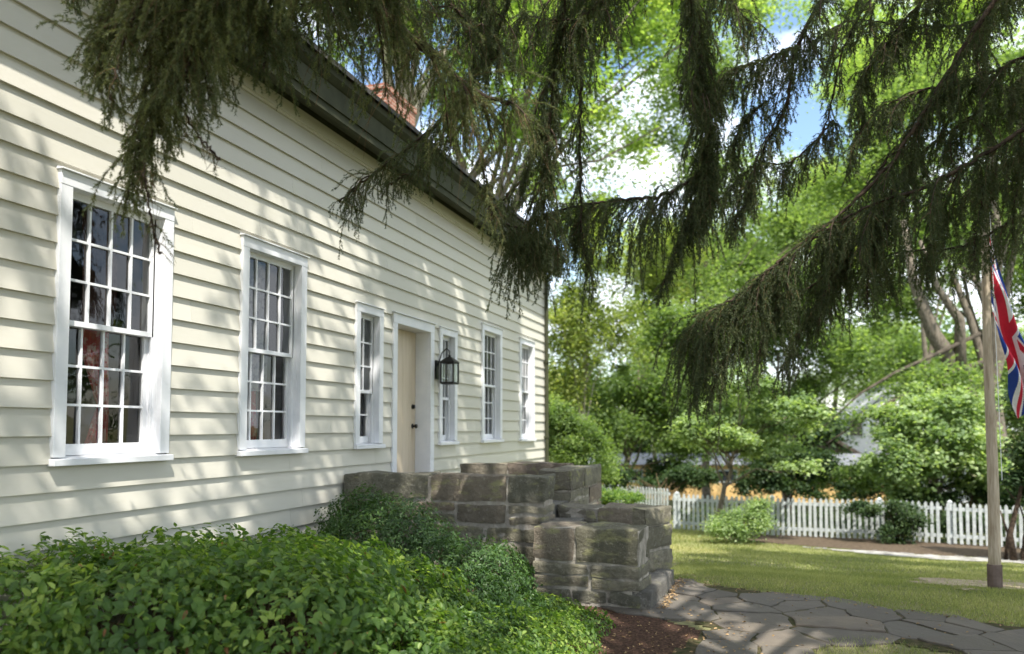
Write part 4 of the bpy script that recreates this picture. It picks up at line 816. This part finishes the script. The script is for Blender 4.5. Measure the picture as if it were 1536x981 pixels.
def bough(ctrl, tw_len=(.3, .6), step=.03, r0=.03, nd=520, nl=.019, nw=.0022, seed=0, side=.10, start=0.0, spread=.8, droop=.55, light=0.0, bare=0.0, endr=.006, taper=.55, wind=(0, 0), subp=.055, subs=0, sublen=(.6, 1.2), subtw=(.14, .36), substep=.045, tree_=None):
    """primary limb with drooping side limbs and hanging twigs, each with short side shoots; every needle a real triangle"""
    r = np.random.default_rng(seed + 500); wood = MB(); tw = MB(); SPt = []; STt = []; K = 9
    def limb(path, r0_, r1_, lo, hi, step_, tap, st_, main):
        n_ = len(path); sl = np.concatenate([[0], np.cumsum(np.linalg.norm(np.diff(path, axis=0), axis=1))]); Ln = sl[-1]
        wood.tube(path, [r0_ + (r1_ - r0_) * (i / (n_ - 1)) for i in range(n_)], 8 if main else 5, cap=False); s = st_ * Ln
        while s < Ln:
            i = int(np.searchsorted(sl, s).clip(1, n_ - 1)); f = (s - sl[i - 1]) / (sl[i] - sl[i - 1] + 1e-9); p = path[i - 1] * (1 - f) + path[i] * f; t = nrm(path[i] - path[i - 1])
            q = nrm(np.cross(t, np.array([.01, 0, 1.0]))) * r.choice([-1, 1]); d = nrm(q * spread * r.uniform(.3, 1.2) + t * r.uniform(.1, .9) + np.array([0, 0, r.uniform(-.5, .35)]))
            L_ = r.uniform(lo, hi) * (1 - tap * (s / Ln) ** 2.5) * (1.0 if r.random() > .12 else 1.45); pts = [p]; ds = []
            kd = droop * r.uniform(.7, 1.3); isbare = r.random() < bare; cur = nrm(r.normal(size=3)) * .22
            for k in range(K):
                d = nrm(d + DOWN * kd * .42 + cur + r.normal(0, .07, 3) + np.array([wind[0], wind[1], 0])); cur = cur * .8; ds.append(d); pts.append(pts[-1] + d * L_ / K)
            pts = np.array(pts); tw.tube(pts[::3], [.0024, .0019, .0013, .0008], 3, cap=False)
            if not isbare:
                for k in range(K): SPt.append(pts[k]); STt.append(pts[k + 1] - pts[k])
                ns = int(L_ / subp)
                for k in range(ns):
                    u = (k + .5) / ns * K; i2 = min(int(u), K - 1); b0 = pts[i2] + (pts[i2 + 1] - pts[i2]) * (u - i2); dd = ds[i2]
                    sd_ = nrm(np.cross(dd, r.normal(size=3))); l2 = side * r.uniform(.5, 1.3) * (1 - .5 * k / ns); e1 = nrm(dd * .9 + sd_ * .7 + DOWN * .2); b1 = b0 + e1 * l2 * .55; e2 = nrm(e1 + DOWN * .6 + dd * .3)
                    SPt.append(b0); STt.append(b1 - b0); SPt.append(b1); STt.append(e2 * l2 * .45)
            elif r.random() < .7:
                for k in (3, 5, 7): tw.tube([pts[k], pts[k] + nrm(ds[k] + r.normal(0, .7, 3)) * .07], [.0014, .0006], 3, cap=False)
            s += step_ * r.uniform(.6, 1.5)
        return sl
    path = smooth_path(ctrl, 60); path[1:-1] += r.normal(0, .006, (58, 3)); limb(path, r0, endr, *tw_len, step, taper, start, True)
    for k in range(subs):
        u = start + (1 - start) * (k + r.random()) / subs; i = min(int(u * 59), 57); t = nrm(path[i + 1] - path[i]); q = nrm(np.cross(t, np.array([.01, 0, 1.0]))) * (1 if k % 2 else -1)
        d = nrm(q * r.uniform(.5, 1.1) + t * r.uniform(.3, 1.0) + np.array([0, 0, r.uniform(-.3, .25)])); L2 = r.uniform(*sublen) * (1 - .5 * u); pp = [path[i]]
        for m in range(10): d = nrm(d + DOWN * .16 * r.uniform(.5, 1.5) + r.normal(0, .06, 3)); pp.append(pp[-1] + d * L2 / 10)
        limb(np.array(pp), max(.005, r0 * .3), .003, *subtw, substep, .3, .08, False)
    w_ = wood.build('bough', M['sprucebark'], tree_ or spruce, smooth=True); tw.build('twigs', M['twig'], w_)
    A = np.array(SPt); Tt = np.array(STt); ln_ = np.linalg.norm(Tt, axis=1); cnt = np.maximum(1, (ln_ * nd * .85).astype(int)); idx = np.repeat(np.arange(len(A)), cnt); n = len(idx)
    P = A[idx] + Tt[idx] * r.random((n, 1)); td = nrm(Tt[idx]); o_ = nrm(np.cross(td, r.normal(size=(n, 3)))); D = nrm(td * r.uniform(.45, 1.1, (n, 1)) + o_ * .8); l_ = nl * r.uniform(.65, 1.2, (n, 1))
    S = nrm(np.cross(D, r.normal(size=(n, 3)))) * nw
    V = np.stack([P - S, P + S, P + D * l_], 1).reshape(-1, 3)
    sr = r.random(len(A)) * .5 + light; rn = np.clip(sr[idx] + r.normal(0, .12, n), 0, 1)  # light raises the tone, painting sunlit needles on chosen boughs
    np_mesh('needles', V, np.arange(3 * n).reshape(-1, 3), M['needles'], w_, np.repeat(rn, 3)); return n
def sv(*pts): return [survey(*p) for p in pts]
NT = 0
# --- left cluster in front of the siding
NT += bough(sv((620, -330, 3.6), (430, -170, 3.8), (300, -60, 4.0), (215, 10, 4.15), (165, 60, 4.25)), (.35, .75), .022, .022, 640, seed=1, subs=7, sublen=(.35, .8), light=.34, wind=(-.02, 0))
NT += bough(sv((330, -90, 4.0), (250, 20, 4.1), (222, 110, 4.1), (212, 200, 4.1), (190, 300, 4.05)), (.16, .36), .020, .010, 640, seed=2, light=.5, droop=.8, spread=.55, taper=.3)
NT += bough(sv((300, -80, 3.9), (215, 0, 4.0), (185, 60, 4.0), (165, 150, 4.0)), (.16, .34), .03, .008, 600, seed=3, light=.4, droop=.8, spread=.5, taper=.4)
NT += bough(sv((640, -260, 3.9), (520, -120, 4.1), (430, -30, 4.3), (370, 20, 4.4), (330, 70, 4.4)), (.22, .46), .021, .018, 600, seed=4, subs=8, sublen=(.3, .7), light=.2)
NT += bough(sv((520, -160, 4.1), (400, -60, 4.2), (300, -20, 4.2), (240, 20, 4.2)), (.26, .42), .016, .016, 600, seed=5, subs=3, sublen=(.3, .5), light=.28)
NT += bough(sv((740, -300, 4.2), (640, -140, 4.5), (540, -40, 4.7), (450, 10, 4.8), (400, 50, 4.8)), (.18, .42), .016, .018, 600, seed=6, subs=9, sublen=(.3, .75), light=.05)
NT += bough(sv((430, -30, 4.3), (400, 40, 4.3), (395, 110, 4.3)), (.12, .28), .03, .006, 600, seed=7, light=.1, droop=.8, spread=.5)
NT += bough(sv((300, 0, 4.15), (262, 70, 4.15), (245, 150, 4.15), (215, 240, 4.1)), (.2, .42), .016, .010, 680, seed=11, light=.5, droop=.8, spread=.6, taper=.3, subs=5, sublen=(.25, .5))
NT += bough(sv((420, -120, 3.9), (330, -20, 3.95), (290, 50, 4.0), (280, 120, 4.0)), (.22, .45), .016, .012, 680, seed=12, light=.36, droop=.8, spread=.6, taper=.3, subs=2, sublen=(.3, .5))
NT += bough(sv((200, -120, 4.1), (180, -20, 4.1), (160, 40, 4.1), (150, 110, 4.1)), (.2, .4), .02, .008, 680, seed=13, light=.36, droop=.8, spread=.5, taper=.4)
NT += bough(sv((290, 30, 4.1), (270, 120, 4.1), (290, 190, 4.1), (330, 240, 4.1)), (.1, .22), .05, .005, 500, seed=8, light=.1, droop=.5, spread=.8, bare=.85)
NT += bough(sv((215, 240, 4.0), (225, 320, 4.0), (240, 380, 4.0)), (.08, .2), .05, .004, 500, seed=9, light=.2, droop=.5, spread=.8, bare=.6)
NT += bough(sv((160, -90, 4.6), (130, -30, 4.6), (100, 0, 4.6)), (.10, .2), .03, .006, 600, seed=10, light=.1)
# --- the thick mossy limb in the middle
NT += bough(sv((470, -180, 4.6), (530, -40, 4.9), (585, 30, 5.1), (640, 75, 5.2), (700, 130, 5.3), (775, 160, 5.4)), (.30, .85), .014, .042, 560, seed=20, subs=8, sublen=(.4, .9), subtw=(.2, .5), light=.38, bare=.30, endr=.012, taper=.3, spread=.6)
NT += bough(sv((690, 125, 5.25), (715, 200, 5.3), (730, 280, 5.3), (738, 330, 5.3)), (.14, .3), .022, .008, 560, seed=21, light=.5, droop=.9, spread=.5, bare=.3)
NT += bough(sv((780, -60, 6.0), (740, 60, 6.0), (690, 150, 6.1), (620, 215, 6.2), (560, 260, 6.3), (508, 302, 6.3)), (.20, .42), .018, .022, 520, seed=22, subs=8, sublen=(.3, .7), taper=.4, droop=.7)
NT += bough(sv((700, 180, 6.3), (640, 240, 6.3), (580, 280, 6.3)), (.2, .36), .025, .010, 520, seed=23, taper=.4, droop=.8)
NT += bough(sv((470, -160, 5.2), (510, -60, 5.3), (560, -20, 5.4), (620, -10, 5.5)), (.30, .5), .016, .02, 500, seed=24, subs=8, sublen=(.4, .9))
NT += bough(sv((700, -160, 5.8), (720, -60, 5.8), (735, 20, 5.8), (750, 90, 5.8)), (.22, .44), .013, .02, 500, seed=25, subs=8, sublen=(.4, .8), light=.05, droop=.8)
# --- middle dark curtains
NT += bough(sv((900, -180, 6.4), (860, -60, 6.4), (835, 80, 6.5), (822, 220, 6.5), (815, 330, 6.6)), (.22, .46), .012, .035, 460, nw=.0027, seed=30, subs=12, sublen=(.4, .9), droop=.8, taper=.2)
NT += bough(sv((820, 180, 6.5), (790, 260, 6.6), (740, 320, 6.7), (790, 350, 6.8), (800, 400, 6.8)), (.18, .42), .02, .012, 460, nw=.0027, seed=31, droop=.9, taper=.3)
NT += bough(sv((1060, 250, 7.4), (1000, 290, 7.3), (930, 300, 7.2), (860, 310, 7.1), (800, 330, 7.0), (765, 365, 7.0)), (.42, .95), .017, .018, 400, nw=.0032, nl=.023, seed=32, subs=8, sublen=(.3, .6), subtw=(.3,.6), droop=.9, taper=.15, spread=.45)
NT += bough(sv((880, -120, 6.9), (873, 60, 6.9), (870, 200, 7.0), (872, 330, 7.0), (880, 400, 7.0)), (.16, .32), .026, .02, 400, nw=.0032, seed=33, subs=6, sublen=(.3, .5), droop=.9, bare=.15, taper=.1)
NT += bough(sv((1010, -120, 7.2), (1045, 40, 7.2), (1055, 150, 7.2), (1060, 240, 7.2), (1040, 330, 7.1)), (.22, .48), .010, .024, 400, nw=.0034, nl=.023, seed=34, subs=16, sublen=(.35, .8), droop=.9, taper=.1, start=.15)
NT += bough(sv((1060, 200, 7.2), (1070, 280, 7.2), (1030, 340, 7.1), (1005, 400, 7.1), (990, 440, 7.1)), (.16, .32), .016, .014, 400, nw=.0034, nl=.023, seed=35, droop=.9, taper=.5, spread=.5)
NT += bough(sv((1300, -150, 7.4), (1240, -20, 7.4), (1196, 70, 7.4), (1178, 160, 7.4), (1150, 215, 7.4), (1122, 285, 7.4)), (.20, .46), .05, .026, 360, nw=.0034, nl=.023, seed=36, subs=12, sublen=(.4, 1.0), droop=.7, taper=.2)
NT += bough(sv((1196, 70, 7.4), (1140, 90, 7.4), (1090, 110, 7.5), (1060, 150, 7.5)), (.28, .55), .014, .012, 360, nw=.0035, nl=.024, seed=37, subs=5, sublen=(.3, .7), droop=.9, taper=.2)
NT += bough(sv((1150, 150, 7.6), (1110, 190, 7.6), (1100, 240, 7.6)), (.26, .44), .02, .010, 360, nw=.0035, nl=.024, seed=38, droop=.9, taper=.2)
NT += bough(sv((1110, -120, 7.6), (1090, -20, 7.6), (1130, 40, 7.6)), (.2, .5), .03, .012, 360, nw=.0035, nl=.024, seed=39, subs=8, sublen=(.4, .9), droop=.8, taper=.2)
# --- right side, three long limbs sweeping down to the left
NT += bough(sv((1640, -180, 6.6), (1500, -10, 6.7), (1420, 110, 6.8), (1340, 240, 6.9), (1260, 320, 7.0), (1170, 390, 7.0), (1090, 465, 7.0), (1045, 520, 7.0)), (.20, .50), .045, .024, 400, nw=.0034, nl=.023, seed=40, subs=11, sublen=(.4, .9), subtw=(.2, .45), droop=.9, taper=.1, spread=.4, start=.05)
NT += bough(sv((1170, 390, 7.0), (1110, 440, 7.0), (1060, 470, 7.0), (1030, 500, 7.0)), (.55, 1.0), .016, .012, 400, nw=.0034, nl=.023, seed=41, droop=1.0, taper=.1, spread=.4)
NT += bough(sv((1700, 100, 6.6), (1560, 180, 6.6), (1470, 235, 6.7), (1390, 280, 6.8), (1300, 310, 6.9), (1210, 365, 7.0), (1140, 430, 7.0)), (.36, .82), .030, .024, 400, nw=.0034, nl=.023, seed=42, subs=10, sublen=(.5, 1.0), subtw=(.25, .6), droop=.9, taper=.1, spread=.4)
NT += bough(sv((1560, -160, 7.1), (1490, 0, 7.1), (1440, 90, 7.2), (1370, 190, 7.3), (1290, 290, 7.3), (1200, 400, 7.3)), (.22, .52), .07, .020, 360, nw=.0035, nl=.024, seed=43, subs=8, sublen=(.5, 1.1), subtw=(.2, .5), droop=.9, taper=.2)
NT += bough(sv((1700, -20, 6.9), (1580, 60, 6.9), (1480, 110, 7.0), (1400, 130, 7.0), (1320, 160, 7.0)), (.24, .50), .018, .02, 360, nw=.0035, nl=.024, seed=44, subs=12, sublen=(.5, 1.1), droop=.8, taper=.2)
NT += bough(sv((1480, -120, 7.4), (1400, -20, 7.4), (1340, 50, 7.4), (1290, 120, 7.4)), (.22, .5), .022, .018, 360, nw=.0035, nl=.024, seed=45, subs=12, sublen=(.5, 1.2), droop=.8, taper=.2)
NT += bough(sv((1660, 190, 7.2), (1560, 220, 7.2), (1500, 250, 7.2), (1440, 300, 7.2)), (.26, .46), .02, .014, 360, nw=.0035, nl=.024, seed=46, subs=6, sublen=(.4, .8), droop=.9, taper=.2)
NT += bough(sv((1330, 300, 7.4), (1290, 350, 7.4), (1230, 420, 7.4), (1190, 440, 7.4)), (.36, .7), .026, .014, 360, nw=.0035, nl=.024, seed=47, subs=6, sublen=(.4, .9), droop=.9, taper=.3, bare=.15)
NT += bough(sv((1620, -220, 7.0), (1560, -90, 7.0), (1500, -40, 7.0), (1400, -50, 7.0), (1330, -40, 7.2)), (.26, .55), .02, .02, 360, nw=.0035, nl=.024, seed=48, subs=12, sublen=(.5, 1.1), droop=.8, taper=.2)
NT += bough(sv((1000, -220, 7.0), (950, -110, 7.0), (920, -50, 7.0), (890, -20, 7.0)), (.26, .5), .022, .016, 360, nw=.0035, nl=.024, seed=49, subs=8, sublen=(.4, .9), droop=.8, taper=.2)
NT += bough(sv((1640, 20, 7.4), (1540, 110, 7.4), (1450, 180, 7.4), (1370, 240, 7.5), (1310, 330, 7.5)), (.3, .6), .022, .016, 360, nw=.0035, nl=.024, seed=50, droop=.8, taper=.2, subs=14, sublen=(.5, 1.1))
NT += bough(sv((1660, 280, 7.6), (1540, 320, 7.6), (1440, 370, 7.6), (1340, 380, 7.6), (1250, 430, 7.6)), (.3, .7), .036, .016, 360, nw=.0035, nl=.024, seed=51, droop=.9, taper=.2, subs=10, sublen=(.4, .9))
NT += bough(sv((1380, -120, 7.7), (1330, -40, 7.7), (1270, 60, 7.7), (1240, 180, 7.8), (1200, 260, 7.8)), (.2, .45), .06, .014, 360, nw=.0035, nl=.024, seed=52, droop=.8, taper=.2, subs=8, sublen=(.3, .8), bare=.3)
NT += bough(sv((1250, 180, 7.8), (1190, 240, 7.8), (1130, 250, 7.8), (1090, 290, 7.8)), (.25, .5), .03, .010, 360, nw=.0035, nl=.024, seed=53, droop=.9, taper=.2, subs=5, sublen=(.3, .6))
NT += bough(sv((1560, -100, 7.8), (1480, 20, 7.8), (1380, 40, 7.8), (1280, 30, 7.8), (1220, 60, 7.8)), (.25, .5), .03, .012, 360, nw=.0035, nl=.024, seed=54, droop=.8, taper=.2, subs=10, sublen=(.4, .9))
NT += bough(sv((1300, 340, 7.2), (1240, 430, 7.2), (1200, 500, 7.2), (1180, 560, 7.2)), (.2, .4), .03, .008, 360, nw=.0035, nl=.024, seed=55, droop=.9, taper=.4, subs=4, sublen=(.3, .5))
NT += bough(sv((940, -100, 6.4), (900, 0, 6.4), (850, 30, 6.4), (780, 20, 6.4)), (.25, .5), .018, .012, 420, nw=.003, nl=.021, seed=56, droop=.8, taper=.2, subs=8, sublen=(.4, .9))
NT += bough(sv((680, -140, 5.6), (660, -40, 5.6), (690, 20, 5.6), (740, 40, 5.6)), (.25, .5), .018, .012, 480, seed=57, droop=.8, taper=.2, subs=8, sublen=(.4, .8))
for k, (x0, y0, x1, y1, d_) in enumerate([(1100, 455, 1062, 610, 7.0), (1060, 480, 1042, 600, 7.0), (1160, 410, 1135, 560, 7.0), (1245, 360, 1228, 500, 7.1), (1310, 320, 1300, 455, 7.0), (1400, 280, 1392, 430, 6.9), (1470, 240, 1462, 400, 6.8), (1530, 200, 1520, 360, 6.8), (1120, 270, 1100, 350, 7.4), (1290, 140, 1275, 260, 7.4)]):
    NT += bough(sv((x0, y0, d_), (x0 + 4, y0 * .66 + y1 * .34, d_ + .03), ((x0 + x1) / 2 - 4, y0 * .33 + y1 * .67, d_), (x1, y1, d_)), (.12, .30), .022, .008, 380, nw=.0033, nl=.023, seed=420 + k, droop=.9, taper=.5, spread=.5, light=.08)
# --- unseen rest of the crown, boughs shaped to dapple wall and ground
def crown(tr, cx_, cy_, h0, h1, n, rad, seed, dens=.085, nd_=75):
    r_ = np.random.default_rng(seed); tot = 0
    for k in range(n):
        h = h0 + (h1 - h0) * (k / n) ** .85; a = k * 2.39996 + r_.uniform(-.25, .25); L_ = rad * (1 - .95 * (h - h0) / (h1 + 2.5 - h0)) * r_.uniform(.8, 1.08); c_, s_ = math.cos(a), math.sin(a)
        while L_ > .6:                                # boughs grow short where they would hang into the open view
            ex, ey = cx_ + c_ * L_ - CAM[0], cy_ + s_ * L_ - CAM[1]; f_ = -math.sin(YAW) * ex + math.cos(YAW) * ey
            if f_ <= 0 or h - 1.0 - CAM[2] > .60 * f_: break
            L_ *= .9
        if L_ < 1.2: continue
        p0 = np.array([cx_, cy_, h]); tot += bough([p0, p0 + (c_ * L_ * .35, s_ * L_ * .35, .10), p0 + (c_ * L_ * .75, s_ * L_ * .75, .0), p0 + (c_ * L_, s_ * L_, .1)], (.6, 1.35), dens, .05, nd_, nl=.055, nw=.012, seed=seed + 20 + k, side=.13, subp=.08, spread=.5, droop=.8, start=.12, tree_=tr)
    return tot
NT += crown(spruce, SP[0], SP[1], 5.0, 14.2, 50, 6.3, 77, .125, 120)
r_ = np.random.default_rng(909)
for k in range(15):                                   # unseen high boughs added to streak the house front with shade
    h = 8.4 + 4.8 * k / 15; tx, ty = r_.uniform(1.6, 4.2), r_.uniform(2.0, 3.4) + 4.4 * k / 15; p0 = np.array([SP[0], SP[1], h]); e_ = np.array([tx, ty, h - .2])
    NT += bough([p0, p0 * .65 + e_ * .35 + (0, 0, .3), p0 * .25 + e_ * .75 + (0, 0, .2), e_], (.5, 1.25), .11, .05, 120, nl=.055, nw=.012, seed=700 + k, side=.13, subp=.08, spread=.6, droop=.8, start=.25)
sp2 = empty('spruce_tree', (9.6, 2.4, 0)); tag(sp2, 'second tall spruce added out of view right of the path for its shade', 'tree')  # placed out of view; the high crown is there to cast shade
b = MB(); tz = np.linspace(-.1, 19, 16); b.tube([(9.6 + .05 * math.sin(z), 2.4, z) for z in tz], [.40 * (1 - z / 20) + .03 for z in tz], 14); b.build('trunk', M['sprucebark'], sp2, smooth=True)
NT += crown(sp2, 9.6, 2.4, 8.5, 18.5, 16, 6.0, 277, .12, 110)
# limbs that carry the hanging boughs back to the trunk
cl = MB()
for (q, h) in (((620, -330, 3.6), 6.0), ((740, -300, 4.2), 6.6), ((470, -180, 4.6), 6.4), ((780, -60, 6.0), 7.2), ((900, -180, 6.4), 7.4), ((1010, -120, 7.2), 7.6), ((1300, -150, 7.4), 7.2), ((1640, -180, 6.6), 6.8), ((1700, 100, 6.6), 5.6), ((1560, -160, 7.1), 6.9), ((1700, -20, 6.9), 6.0)):
    e_ = survey(*q); s0 = np.array([SP[0], SP[1], h]); cl.tube(smooth_path([s0, s0 * .6 + e_ * .4 + (0, 0, .5), s0 * .25 + e_ * .75 + (0, 0, .25), e_], 14), [.07 - .04 * i / 13 for i in range(14)], 8, cap=False)
cl.build('main_limbs', M['sprucebark'], spruce, smooth=True)
print('needles', NT)
